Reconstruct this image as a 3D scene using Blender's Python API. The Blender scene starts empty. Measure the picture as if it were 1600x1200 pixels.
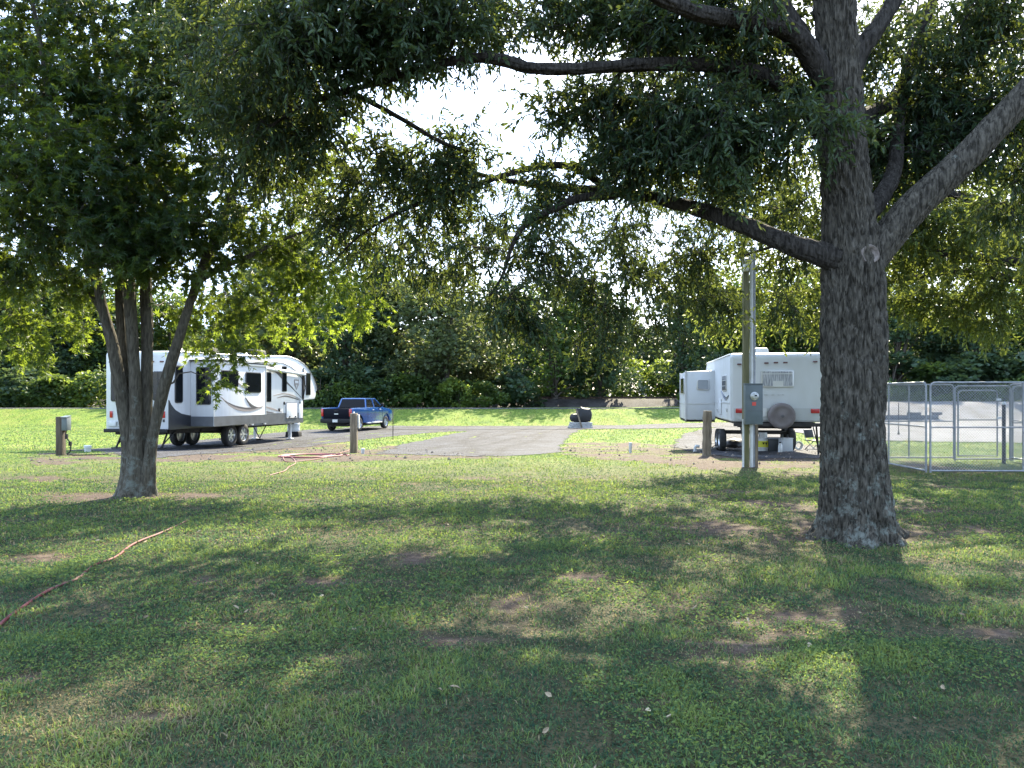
import bpy, bmesh, math, random
import numpy as np
from mathutils import Vector, Matrix
R = math.radians
random.seed(7); rng = np.random.default_rng(7)
scene = bpy.context.scene
col = scene.collection

# ------------------------------------------------------------------ camera
F = 1164.0; HY = 618.0; CAMZ = 1.6            # focal length / horizon row in 1600x1200 pixels
cam_d = bpy.data.cameras.new('camera'); cam = bpy.data.objects.new('camera', cam_d); col.objects.link(cam)
cam.location = (0, 0, CAMZ); cam.rotation_euler = (R(90), 0, 0)
cam_d.sensor_width = 36; cam_d.lens = 36 * F / 1600; cam_d.shift_y = (HY - 600) / 1600
cam_d.clip_start = 0.1; cam_d.clip_end = 4000
scene.camera = cam
# ------------------------------------------------------------------ light
SUN_AZ, SUN_EL = R(20), R(40)
SUN_STRENGTH, SKY_STRENGTH, EXPOSURE = 5.0, 0.115, 2.15
w = bpy.data.worlds.new("World"); scene.world = w; w.use_nodes = True
nt = w.node_tree; nt.nodes.clear()
wo = nt.nodes.new('ShaderNodeOutputWorld'); bg = nt.nodes.new('ShaderNodeBackground')
sky = nt.nodes.new('ShaderNodeTexSky'); sky.sky_type = 'NISHITA'; sky.sun_disc = False
sky.sun_elevation = SUN_EL; sky.sun_rotation = SUN_AZ; sky.air_density = 1.0; sky.dust_density = 1.5; sky.ozone_density = 1.0
tcw = nt.nodes.new('ShaderNodeTexCoord'); mpw = nt.nodes.new('ShaderNodeMapping'); mpw.inputs['Scale'].default_value = (1, 1, 2.6)
nzw = nt.nodes.new('ShaderNodeTexNoise'); nzw.inputs['Scale'].default_value = 2.3; nzw.inputs['Detail'].default_value = 8; nzw.inputs['Roughness'].default_value = .55
crw = nt.nodes.new('ShaderNodeValToRGB'); crw.color_ramp.elements[0].position = .36; crw.color_ramp.elements[1].position = .60
mxw = nt.nodes.new('ShaderNodeMix'); mxw.data_type = 'RGBA'
nt.links.new(tcw.outputs['Generated'], mpw.inputs[0]); nt.links.new(mpw.outputs[0], nzw.inputs['Vector'])
nt.links.new(nzw.outputs[0], crw.inputs[0]); nt.links.new(crw.outputs[0], mxw.inputs['Factor'])
nt.links.new(sky.outputs[0], mxw.inputs[6]); mxw.inputs[7].default_value = (4.7, 6.1, 8.5, 1)
nt.links.new(mxw.outputs[2], bg.inputs[0]); bg.inputs[1].default_value = SKY_STRENGTH
nt.links.new(bg.outputs[0], wo.inputs[0])
sd = bpy.data.lights.new('sun', 'SUN'); sd.energy = SUN_STRENGTH; sd.angle = R(0.55); sd.color = (1, .90, .68)
so = bpy.data.objects.new('sun', sd); col.objects.link(so)
SUNV = Vector((math.sin(SUN_AZ) * math.cos(SUN_EL), math.cos(SUN_AZ) * math.cos(SUN_EL), math.sin(SUN_EL)))
so.rotation_euler = (-SUNV).to_track_quat('-Z', 'Y').to_euler(); so.location = (0, 0, 30)
scene.view_settings.view_transform = 'Standard'; scene.view_settings.look = 'None'
scene.view_settings.gamma = 1; scene.view_settings.exposure = EXPOSURE; scene.view_settings.use_curve_mapping = False
try:
    cy = scene.cycles; cy.max_bounces = 7; cy.diffuse_bounces = 4; cy.transmission_bounces = 5; cy.transparent_max_bounces = 6
    cy.glossy_bounces = 3; cy.sample_clamp_indirect = 6
except Exception: pass

# ------------------------------------------------------------------ noise
def _hash(ix, iy, iz, seed):
    h = (ix.astype(np.int64) * 374761393 + iy.astype(np.int64) * 668265263 + iz.astype(np.int64) * 2147483647 + seed * 974711) & 0xffffffff
    h = ((h ^ (h >> 13)) * 1274126177) & 0xffffffff
    h = ((h ^ (h >> 16)) * 2246822519) & 0xffffffff
    h = h ^ (h >> 15)
    return (h & 0xffffff) / float(0xffffff)
def vnoise(x, y, z=None, seed=0):
    x = np.asarray(x, float); y = np.asarray(y, float)
    z = np.zeros_like(x) if z is None else np.asarray(z, float)
    ix, iy, iz = np.floor(x), np.floor(y), np.floor(z)
    fx, fy, fz = x - ix, y - iy, z - iz
    fx = fx * fx * (3 - 2 * fx); fy = fy * fy * (3 - 2 * fy); fz = fz * fz * (3 - 2 * fz)
    def c(a, b, d): return _hash(ix + a, iy + b, iz + d, seed)
    x00 = c(0,0,0) * (1-fx) + c(1,0,0) * fx; x10 = c(0,1,0) * (1-fx) + c(1,1,0) * fx
    x01 = c(0,0,1) * (1-fx) + c(1,0,1) * fx; x11 = c(0,1,1) * (1-fx) + c(1,1,1) * fx
    return (x00 * (1-fy) + x10 * fy) * (1-fz) + (x01 * (1-fy) + x11 * fy) * fz
def fbm(x, y, z=None, seed=0, oct=4):
    x = np.asarray(x, float); y = np.asarray(y, float)
    z = np.zeros_like(x) if z is None else np.asarray(z, float)
    a, s, t = 1.0, 0.0, 0.0
    for o in range(oct):
        s = s + a * vnoise(x * 2**o, y * 2**o, z * 2**o, seed + o); t += a; a *= .5
    return s / t
def S(t):
    t = np.clip(t, 0, 1); return t * t * (3 - 2 * t)

# ------------------------------------------------------------------ terrain height
def Z(x, y):
    x = np.asarray(x, float); y = np.asarray(y, float)
    fall = -.55 * S((y - 16) / 18) * (1 - .45 * S((x - 4) / 12))
    top = .50 + .55 * S((x - 10) / 22)
    k = S((y - 53) / 7.5)
    z = fall * (1 - k) + top * k
    z = z + (fbm(x * .35, y * .35, seed=5, oct=2) - .5) * .07 * S((70 - y) / 20)
    return z
def G(px, py):
    """point of the terrain seen at pixel (px, py) of the photograph"""
    kx = (px - 800) / F; kz = (HY - py) / F
    d = np.concatenate([np.arange(2, 80, .05), np.arange(80, 900, 1.0)])
    g = CAMZ + kz * d - Z(kx * d, d)
    i = np.argmax(g < 0) if (g < 0).any() else len(d) - 1
    return Vector((kx * d[i], d[i], float(Z(kx * d[i], d[i]))))
def P(px, py, d):
    return Vector(((px - 800) / F * d, d, CAMZ + (HY - py) / F * d))

# ------------------------------------------------------------------ materials
def mat(name, color=(.5,.5,.5), rough=.6, metal=0.0, var=None, scale=8, bump=0, bscale=60, spec=.5, detail=6, coat=0, stretch=(1,1,1), lo=.35, hi=.65, coords='Object'):
    m = bpy.data.materials.new(name); m.use_nodes = True; n = m.node_tree; b = n.nodes['Principled BSDF']
    b.inputs['Base Color'].default_value = (*color, 1); b.inputs['Roughness'].default_value = rough; b.inputs['Metallic'].default_value = metal
    b.inputs['Specular IOR Level'].default_value = spec; b.inputs['Coat Weight'].default_value = coat
    tc = n.nodes.new('ShaderNodeTexCoord'); mp = n.nodes.new('ShaderNodeMapping'); mp.inputs['Scale'].default_value = stretch
    n.links.new(tc.outputs[coords], mp.inputs[0])
    if var is not None:
        nz = n.nodes.new('ShaderNodeTexNoise'); nz.inputs['Scale'].default_value = scale; nz.inputs['Detail'].default_value = detail
        n.links.new(mp.outputs[0], nz.inputs['Vector'])
        cr = n.nodes.new('ShaderNodeValToRGB'); cr.color_ramp.elements[0].position = lo; cr.color_ramp.elements[1].position = hi
        cr.color_ramp.elements[0].color = (*color, 1); cr.color_ramp.elements[1].color = (*var, 1)
        n.links.new(nz.outputs[0], cr.inputs[0]); n.links.new(cr.outputs[0], b.inputs['Base Color'])
    if bump:
        n2 = n.nodes.new('ShaderNodeTexNoise'); n2.inputs['Scale'].default_value = bscale; n2.inputs['Detail'].default_value = 5
        n.links.new(mp.outputs[0], n2.inputs['Vector'])
        bp = n.nodes.new('ShaderNodeBump'); bp.inputs['Strength'].default_value = bump; bp.inputs['Distance'].default_value = .02
        n.links.new(n2.outputs[0], bp.inputs['Height']); n.links.new(bp.outputs[0], b.inputs['Normal'])
    return m
def leaf_mat(name, dark, light, trans, tw=.5, rough=.45, lowt=.55):
    m = bpy.data.materials.new(name); m.use_nodes = True; n = m.node_tree; n.nodes.clear()
    out = n.nodes.new('ShaderNodeOutputMaterial')
    at = n.nodes.new('ShaderNodeAttribute'); at.attribute_name = 'tint'
    cr = n.nodes.new('ShaderNodeValToRGB'); cr.color_ramp.elements[0].color = (*dark, 1); cr.color_ramp.elements[1].color = (*light, 1)
    n.links.new(at.outputs['Fac'], cr.inputs[0])
    cr2 = n.nodes.new('ShaderNodeValToRGB'); cr2.color_ramp.elements[0].color = (*[c * lowt for c in trans], 1); cr2.color_ramp.elements[1].color = (*trans, 1)
    n.links.new(at.outputs['Fac'], cr2.inputs[0])
    p = n.nodes.new('ShaderNodeBsdfPrincipled'); p.inputs['Roughness'].default_value = rough; p.inputs['Specular IOR Level'].default_value = .35
    n.links.new(cr.outputs[0], p.inputs['Base Color'])
    t = n.nodes.new('ShaderNodeBsdfTranslucent'); n.links.new(cr2.outputs[0], t.inputs[0])
    mx = n.nodes.new('ShaderNodeMixShader'); mx.inputs[0].default_value = tw
    n.links.new(p.outputs[0], mx.inputs[1]); n.links.new(t.outputs[0], mx.inputs[2]); n.links.new(mx.outputs[0], out.inputs[0])
    return m

# ------------------------------------------------------------------ object helpers
def tag(o, label=None, cat=None, group=None, kind=None):
    if label: o['label'] = label
    if cat: o['category'] = cat
    if group: o['group'] = group
    if kind: o['kind'] = kind
    return o
def thing(name, label, cat, loc=(0,0,0), rz=0, group=None):
    o = bpy.data.objects.new(name, None); col.objects.link(o); o.location = loc; o.rotation_euler = (0, 0, rz)
    o.empty_display_size = .2
    return tag(o, label, cat, group)
def np_mesh(name, V, loops, totals, material, parent=None, tint=None, smooth=False, attrs=None):
    me = bpy.data.meshes.new(name); V = np.asarray(V, np.float32)
    loops = np.asarray(loops, np.int32); totals = np.asarray(totals, np.int32)
    me.vertices.add(len(V)); me.vertices.foreach_set('co', V.ravel())
    me.loops.add(len(loops)); me.loops.foreach_set('vertex_index', loops)
    me.polygons.add(len(totals)); st = np.concatenate([[0], np.cumsum(totals)[:-1]]).astype(np.int32)
    me.polygons.foreach_set('loop_start', st)
    try: me.polygons.foreach_set('loop_total', totals)
    except Exception: pass
    me.polygons.foreach_set('use_smooth', np.full(len(totals), bool(smooth)))
    if tint is not None:
        a = me.attributes.new('tint', 'FLOAT', 'POINT'); a.data.foreach_set('value', np.asarray(tint, np.float32))
    for k, v in (attrs or {}).items():
        a = me.attributes.new(k, 'FLOAT', 'POINT'); a.data.foreach_set('value', np.asarray(v, np.float32))
    me.update(calc_edges=True); me.validate()
    me.materials.append(material)
    o = bpy.data.objects.new(name, me); col.objects.link(o); o.parent = parent
    return o
class MB:
    """collects simple shapes, build() links them as one mesh object"""
    def __init__(s): s.bm = bmesh.new()
    def _f(s, vs):
        try: return s.bm.faces.new(vs)
        except ValueError: return None
    def box(s, c, size, rz=0, rx=0, ry=0, taper=1):
        M = Matrix.Translation(c) @ Matrix.Rotation(rz, 4, 'Z') @ Matrix.Rotation(rx, 4, 'X') @ Matrix.Rotation(ry, 4, 'Y')
        v = []
        for z in (-.5, .5):
            k = taper if z > 0 else 1
            for x, y in ((-.5,-.5), (.5,-.5), (.5,.5), (-.5,.5)):
                v.append(s.bm.verts.new(M @ Vector((x * size[0] * k, y * size[1] * k, z * size[2]))))
        for f in ((3,2,1,0), (4,5,6,7), (0,1,5,4), (1,2,6,5), (2,3,7,6), (3,0,4,7)): s._f([v[i] for i in f])
        return s
    def prism(s, pts, a0, a1, axis='x', shrink=1.0, M=None):
        """2D outline extruded along an axis; pts are (y,z) for x, (x,z) for y, (x,y) for z"""
        def mk(p, a):
            if axis == 'x': q = Vector((a, p[0], p[1]))
            elif axis == 'y': q = Vector((p[0], a, p[1]))
            else: q = Vector((p[0], p[1], a))
            return M @ q if M else q
        cx = sum(p[0] for p in pts) / len(pts); cy = sum(p[1] for p in pts) / len(pts)
        A = [s.bm.verts.new(mk(p, a0)) for p in pts]
        B = [s.bm.verts.new(mk((cx + (p[0]-cx) * shrink, cy + (p[1]-cy) * shrink), a1)) for p in pts]
        n = len(pts)
        s._f(A[::-1]); s._f(B)
        for i in range(n): s._f([A[i], A[(i+1) % n], B[(i+1) % n], B[i]])
        return s
    def tube(s, pts, r, sides=8, cap=True):
        pts = [Vector(p) for p in pts]; n = len(pts)
        rs = r if isinstance(r, (list, tuple)) else [r] * n
        rings = []; up = None
        for i, p in enumerate(pts):
            t = (pts[min(i+1, n-1)] - pts[max(i-1, 0)]).normalized()
            if up is None: up = t.orthogonal().normalized()
            up = (up - t * up.dot(t)); up = up.normalized() if up.length > 1e-5 else t.orthogonal().normalized()
            b = t.cross(up)
            rings.append([s.bm.verts.new(p + (up * math.cos(k * 2*math.pi/sides) + b * math.sin(k * 2*math.pi/sides)) * rs[i]) for k in range(sides)])
        for i in range(n - 1):
            for k in range(sides): s._f([rings[i][k], rings[i][(k+1) % sides], rings[i+1][(k+1) % sides], rings[i+1][k]])
        if cap: s._f(rings[0][::-1]); s._f(rings[-1])
        return s
    def lathe(s, prof, c, axis='z', sides=24, cap=True):
        """profile of (radius, offset along axis)"""
        rings = []
        for r, a in prof:
            ring = []
            for k in range(sides):
                u, v = math.cos(k*2*math.pi/sides) * r, math.sin(k*2*math.pi/sides) * r
                q = Vector((a, u, v)) if axis == 'x' else Vector((v, a, u)) if axis == 'y' else Vector((u, v, a))
                ring.append(s.bm.verts.new(Vector(c) + q))
            rings.append(ring)
        for i in range(len(rings) - 1):
            for k in range(sides): s._f([rings[i][k], rings[i][(k+1) % sides], rings[i+1][(k+1) % sides], rings[i+1][k]])
        if cap: s._f(rings[0][::-1]); s._f(rings[-1])
        return s
    def build(s, name, m, parent=None, bevel=0, smooth=35, segs=2, label=None):
        bm = s.bm; bmesh.ops.remove_doubles(bm, verts=bm.verts, dist=1e-5)
        bmesh.ops.recalc_face_normals(bm, faces=bm.faces)
        if bevel:
            es = [e for e in bm.edges if len(e.link_faces) == 2 and e.calc_face_angle(0) > R(25)]
            bmesh.ops.bevel(bm, geom=es, offset=bevel, segments=segs, profile=.5, affect='EDGES', clamp_overlap=True)
        me = bpy.data.meshes.new(name); bm.to_mesh(me); bm.free()
        me.materials.append(m)
        if smooth:
            me.polygons.foreach_set('use_smooth', [True] * len(me.polygons)); me.set_sharp_from_angle(angle=R(smooth))
        o = bpy.data.objects.new(name, me); col.objects.link(o); o.parent = parent
        if label: o['label'] = label
        return o
def rrect(w, h, r, n=4, cx=0, cy=0):
    pts = []
    for (sx, sy, a0) in ((1,-1,-90), (1,1,0), (-1,1,90), (-1,-1,180)):
        for k in range(n + 1):
            a = R(a0 + 90 * k / n)
            pts.append((cx + sx * (w/2 - r) + r * math.cos(a), cy + sy * (h/2 - r) + r * math.sin(a)))
    return pts
def copy_tree(o, parent=None):
    c = o.copy(); col.objects.link(c); c.parent = parent
    for ch in list(o.children): copy_tree(ch, c)
    return c
def crom(pts, n=6):
    """smooth Catmull-Rom polyline through tuples"""
    pts = [np.array(p, float) for p in pts]; out = []
    for i in range(len(pts) - 1):
        p0, p1, p2, p3 = pts[max(i-1,0)], pts[i], pts[i+1], pts[min(i+2, len(pts)-1)]
        for k in range(n):
            t = k / n
            out.append(.5 * (2*p1 + (p2-p0)*t + (2*p0-5*p1+4*p2-p3)*t*t + (3*p1-p0-3*p2+p3)*t**3))
    out.append(pts[-1]); return out
# ================================================================== GROUND
def gp(pts): return [tuple(G(x, y)[:2]) for x, y in pts]
def inpoly(x, y, poly):
    c = np.zeros(x.shape, bool); n = len(poly); j = n - 1
    for i in range(n):
        xi, yi = poly[i]; xj, yj = poly[j]
        if yi != yj: c ^= ((yi > y) != (yj > y)) & (x < (xj - xi) * (y - yi) / (yj - yi) + xi)
        j = i
    return c
def rough(poly, amp=.12, step=.5, seed=1):
    out = []; n = len(poly)
    for i in range(n):
        a = np.array(poly[i]); b = np.array(poly[(i+1) % n]); L = np.linalg.norm(b - a); k = max(1, int(L / step))
        for q in range(k):
            p = a + (b - a) * q / k
            nx = float(fbm(p[0]*1.3, p[1]*1.3, seed=seed, oct=3)) - .5; ny = float(fbm(p[0]*1.3+50, p[1]*1.3, seed=seed, oct=3)) - .5
            out.append((p[0] + nx * amp * 4, p[1] + ny * amp * 4))
    return out
# outlines (read off the photograph, laid on the terrain)
PAD_L = rough([*gp([(150,704),(205,716),(250,716),(330,709),(420,703),(500,695),(560,688),(610,682),(680,676),(760,672)]), (-1.2,48.5), (-9,49), (-13,46), (-15.0,36), (-16.0,28), (-15.2,25)], .12)
DRIVE = rough([*gp([(586,709),(650,711),(730,713),(800,713),(872,708),(879,694),(886,682),(905,673)]), (5.2,48.5), (-3.0,48.5), *gp([(728,674),(680,684),(630,694)])], .12)
ROAD = rough([(-11.5,48.5), (-10,46.7), (0,46.8), (7,46.8), (14,45.5), (17,43), (22,42.5), (26,48), (20,52.0), (0,52.6), (-9,52.3)], .12, 1.0)
PAD_R = rough([(6.2,19.2), (8.2,18.9), (9.6,19.4), (10.4,24), (12,33), (17,43.5), (13,46.5), (9.2,40), (6.6,30.5), (5.9,24), (5.8,21)], .12)
LOT = rough([(13.5,31), (20,29), (33,27.5), (60,28), (75,40), (75,66), (33,66), (26,58), (19,49), (15,41)], .25, 1.0)
GRAVELS = [PAD_L, DRIVE, ROAD, PAD_R, LOT]
# bare-soil patches: (x, y, rx, ry, strength)
tb = G(205, 775); ob = G(1342, 838)
DIRT = [(ob.x, ob.y + .05, .95, .5, 1.0), (ob.x - .95, ob.y + .55, .9, .45, .8), (ob.x + 1.15, ob.y + .15, .8, .38, .9), (tb.x + .1, tb.y - .05, 1.3, .45, 1.1), (tb.x + 1.2, tb.y + .1, .9, .25, .8)]
for px, py, wx, wy, s in [(670,870,60,14,.9),(800,945,70,22,.85),(1060,935,60,14,.7),(490,1030,60,20,.9),(330,905,45,10,.7),(60,870,80,10,.8),(170,975,40,10,.7),
    (700,1000,60,12,.55),(1120,1010,100,25,.55),(870,748,170,5,.75),(640,757,50,3,.5),(80,748,120,5,.8),(1010,790,60,5,.5),(1230,800,70,14,.7),(1480,880,80,10,.5),
    (1400,1040,80,12,.6),(40,1065,60,22,.8),(250,1130,90,14,.55),(1040,1100,60,12,.5),(720,1150,40,12,.6),(1560,990,60,18,.6),(900,905,60,9,.6),(500,905,60,7,.5),(1260,960,100,12,.5),(990,1060,60,14,.55),(560,1085,60,8,.5),
    (1180,742,120,6,.7),(1500,760,110,8,.55),(1450,800,90,8,.7),(1120,770,80,6,.7),(1500,735,90,7,.9),(1440,728,50,5,.8),(1180,790,90,8,.8)]:
    c = G(px, py); ex = abs(G(px + wx, py).x - c.x); ey = abs(G(px, py - wy).y - c.y)
    DIRT.append((c.x, c.y, ex, ey, s * .95))
DIRTP = [gp([(40,727),(150,724),(240,722),(330,722),(420,721),(520,722),(600,720),(700,719),(800,716),(700,706),(630,694),(600,698),(560,704),(540,690),(470,694),(380,702),(240,710),(60,706)]),
         gp([(876,712),(980,720),(1050,727),(1100,733),(1160,735),(1290,731),(1290,695),(1180,690),(1100,688),(1040,696),(990,691),(930,691),(880,693)])]
def dirt(x, y):
    x = np.asarray(x, float); y = np.asarray(y, float)
    n = fbm(x * 1.6, y * 1.6, seed=21, oct=4); n2 = fbm(x * 7, y * 7, seed=33, oct=3); n3 = fbm(x*.25, y*.6, seed=61, oct=3)
    m = np.zeros(x.shape)
    for cx, cy, rx, ry, s in DIRT:
        q = ((x-cx)/rx)**2 + ((y-cy)/ry)**2
        m = np.maximum(m, s * np.exp(-q * .9))
    for p in DIRTP:
        ins = inpoly(x + (n - .5) * 1.6, y + (n2 - .5) * 1.3, p)
        m = np.where(ins, np.maximum(m, 1.05), m)
    m = m * (1 + (n - .5) * 1.6) + (n - .5) * 1.1 + (n2 - .5) * .7 + np.clip(n3 - .55, 0, 1) * 1.4 + .14 * np.exp(-((x-1.7)/2.0)**2 - ((y-5.4)/1.6)**2) + .06 * np.exp(-((x+.2)/2.2)**2 - ((y-6.2)/1.4)**2)
    return np.clip((m - .36) * 1.5, 0, 1)
# ---- terrain sheet
ys = np.concatenate([np.linspace(-40, 1.5, 30), 1.6 * (62/1.6) ** np.linspace(0, 1, 520)[1:], np.linspace(63, 110, 30), np.geomspace(115, 2500, 24)])
uu = np.linspace(-1, 1, 420)
hw = np.maximum(6.0, ys * .86 + 4) ; hw = np.where(ys < 1.6, 40, hw)
XX = uu[None, :] * hw[:, None]
edge = np.abs(uu) > .985
XX[:, uu > .985] = np.maximum(XX[:, uu > .985], 90 + (uu[uu > .985][None, :] - .985) * 3000) ; XX[:, uu < -.985] = -XX[:, uu > .985][:, ::-1]
YY = np.repeat(ys[:, None], len(uu), 1)
ZZ = Z(XX, YY) + (fbm(XX * 3, YY * 3, seed=9, oct=3) - .5) * .035 * S((20 - YY) / 8)
DD = dirt(XX, YY); LUSH = S((YY - 11) / 12)
nr, nc = XX.shape
idx = np.arange(nr * nc).reshape(nr, nc)
q = np.stack([idx[:-1,:-1], idx[:-1,1:], idx[1:,1:], idx[1:,:-1]], -1).reshape(-1, 4)
def ground_material():
    m = bpy.data.materials.new('lawn_soil'); m.use_nodes = True; n = m.node_tree; b = n.nodes['Principled BSDF']
    b.inputs['Roughness'].default_value = .9; b.inputs['Specular IOR Level'].default_value = .15
    g = n.nodes.new('ShaderNodeNewGeometry')
    def noise(sc, det=5, st=(1,1,1)):
        mp = n.nodes.new('ShaderNodeMapping'); mp.inputs['Scale'].default_value = st; n.links.new(g.outputs['Position'], mp.inputs[0])
        z = n.nodes.new('ShaderNodeTexNoise'); z.inputs['Scale'].default_value = sc; z.inputs['Detail'].default_value = det; n.links.new(mp.outputs[0], z.inputs['Vector']); return z
    def ramp(src, cs):
        c = n.nodes.new('ShaderNodeValToRGB'); c.color_ramp.elements[0].position = cs[0][0]; c.color_ramp.elements[0].color = (*cs[0][1], 1)
        c.color_ramp.elements[1].position = cs[-1][0]; c.color_ramp.elements[1].color = (*cs[-1][1], 1)
        for p, cc in cs[1:-1]: e = c.color_ramp.elements.new(p); e.color = (*cc, 1)
        n.links.new(src, c.inputs[0]); return c
    a = noise(1.1, 6, (1, .45, 1)); fine = noise(22, 4, (1, .35, 1))
    grass = ramp(a.outputs[0], [(.3, (.07,.12,.020)), (.5, (.13,.185,.026)), (.7, (.17,.185,.045))])
    gf = ramp(fine.outputs[0], [(.3, (.5,.5,.5)), (.7, (1.3,1.3,1.25))])
    mul = n.nodes.new('ShaderNodeMix'); mul.data_type = 'RGBA'; mul.blend_type = 'MULTIPLY'; mul.inputs[0].default_value = 1
    n.links.new(grass.outputs[0], mul.inputs[6]); n.links.new(gf.outputs[0], mul.inputs[7])
    al = n.nodes.new('ShaderNodeAttribute'); al.attribute_name = 'lush'; thatch = ramp(fine.outputs[0], [(.3, (.030,.030,.014)), (.7, (.085,.075,.040))])
    mt = n.nodes.new('ShaderNodeMix'); mt.data_type = 'RGBA'; n.links.new(al.outputs['Fac'], mt.inputs[0]); n.links.new(thatch.outputs[0], mt.inputs[6]); n.links.new(mul.outputs[2], mt.inputs[7]); mul = mt
    dn = noise(9, 6); dc = ramp(dn.outputs[0], [(.3, (.040,.027,.020)), (.55, (.078,.056,.043)), (.75, (.130,.100,.080))])
    at = n.nodes.new('ShaderNodeAttribute'); at.attribute_name = 'dirt'
    mx = n.nodes.new('ShaderNodeMix'); mx.data_type = 'RGBA'
    n.links.new(at.outputs['Fac'], mx.inputs[0]); n.links.new(mul.outputs[2], mx.inputs[6]); n.links.new(dc.outputs[0], mx.inputs[7])
    n.links.new(mx.outputs[2], b.inputs['Base Color'])
    bp = n.nodes.new('ShaderNodeBump'); bp.inputs['Strength'].default_value = .8; bp.inputs['Distance'].default_value = .04
    bn = noise(40, 6); n.links.new(bn.outputs[0], bp.inputs['Height']); n.links.new(bp.outputs[0], b.inputs['Normal'])
    return m
M_ground = ground_material()
gr = np_mesh('ground', np.stack([XX, YY, ZZ], -1).reshape(-1, 3), q.ravel(), np.full(len(q), 4), M_ground, attrs={'dirt': DD.ravel(), 'lush': LUSH.ravel()}, smooth=True)
tag(gr, kind='structure')
# ---- gravel
def gravel_mat(name, a, b_, c, tracks=False):
    m = bpy.data.materials.new(name); m.use_nodes = True; n = m.node_tree; b = n.nodes['Principled BSDF']; b.inputs['Roughness'].default_value = .85; b.inputs['Specular IOR Level'].default_value = .25
    g = n.nodes.new('ShaderNodeNewGeometry')
    v = n.nodes.new('ShaderNodeTexVoronoi'); v.inputs['Scale'].default_value = 26; n.links.new(g.outputs['Position'], v.inputs['Vector'])
    cr = n.nodes.new('ShaderNodeValToRGB'); cr.color_ramp.elements[0].color = (*a, 1); cr.color_ramp.elements[1].color = (*c, 1); e = cr.color_ramp.elements.new(.5); e.color = (*b_, 1)
    n.links.new(v.outputs['Color'], cr.inputs[0])
    nz = n.nodes.new('ShaderNodeTexNoise'); nz.inputs['Scale'].default_value = .9; nz.inputs['Detail'].default_value = 5; n.links.new(g.outputs['Position'], nz.inputs['Vector'])
    c2 = n.nodes.new('ShaderNodeValToRGB'); c2.color_ramp.elements[0].position = .35; c2.color_ramp.elements[0].color = (.60,.56,.53,1); c2.color_ramp.elements[1].position = .65; c2.color_ramp.elements[1].color = (1.12,1.12,1.12,1)
    n.links.new(nz.outputs[0], c2.inputs[0])
    mul = n.nodes.new('ShaderNodeMix'); mul.data_type = 'RGBA'; mul.blend_type = 'MULTIPLY'; mul.inputs[0].default_value = 1
    n.links.new(cr.outputs[0], mul.inputs[6]); n.links.new(c2.outputs[0], mul.inputs[7])
    at = n.nodes.new('ShaderNodeAttribute'); at.attribute_name = 'rut'; c3 = n.nodes.new('ShaderNodeValToRGB'); c3.color_ramp.elements[0].color = (1,1,1,1); c3.color_ramp.elements[1].color = (.45,.42,.40,1)
    m2 = n.nodes.new('ShaderNodeMix'); m2.data_type = 'RGBA'; m2.blend_type = 'MULTIPLY'; m2.inputs[0].default_value = 1
    n.links.new(at.outputs['Fac'], c3.inputs[0]); n.links.new(mul.outputs[2], m2.inputs[6]); n.links.new(c3.outputs[0], m2.inputs[7]); n.links.new(m2.outputs[2], b.inputs['Base Color'])
    bp = n.nodes.new('ShaderNodeBump'); bp.inputs['Strength'].default_value = 1; bp.inputs['Distance'].default_value = .03
    n.links.new(v.outputs['Distance'], bp.inputs['Height']); n.links.new(bp.outputs[0], b.inputs['Normal'])
    return m
M_gravel = gravel_mat('crushed_stone', (.012,.012,.015), (.036,.037,.045), (.095,.099,.115))
M_gravel2 = gravel_mat('pale_stone', (.075,.076,.082), (.14,.142,.152), (.24,.243,.255))
RUTS = [gp(r_) for r_ in ([(640,706),(690,697),(745,688),(800,676),(835,668)],[(700,709),(740,699),(790,688),(850,676),(880,669)],[(735,711),(742,700),(720,690),(760,676)],[(775,711),(785,700),(830,690),(850,680)],[(330,706),(430,694),(520,683),(620,674)],[(380,706),(470,694),(560,683),(700,671)],[(500,700),(600,686),(700,673)],[(1120,690),(1090,678),(1060,670)],[(620,669),(760,667),(900,667)])]
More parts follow.
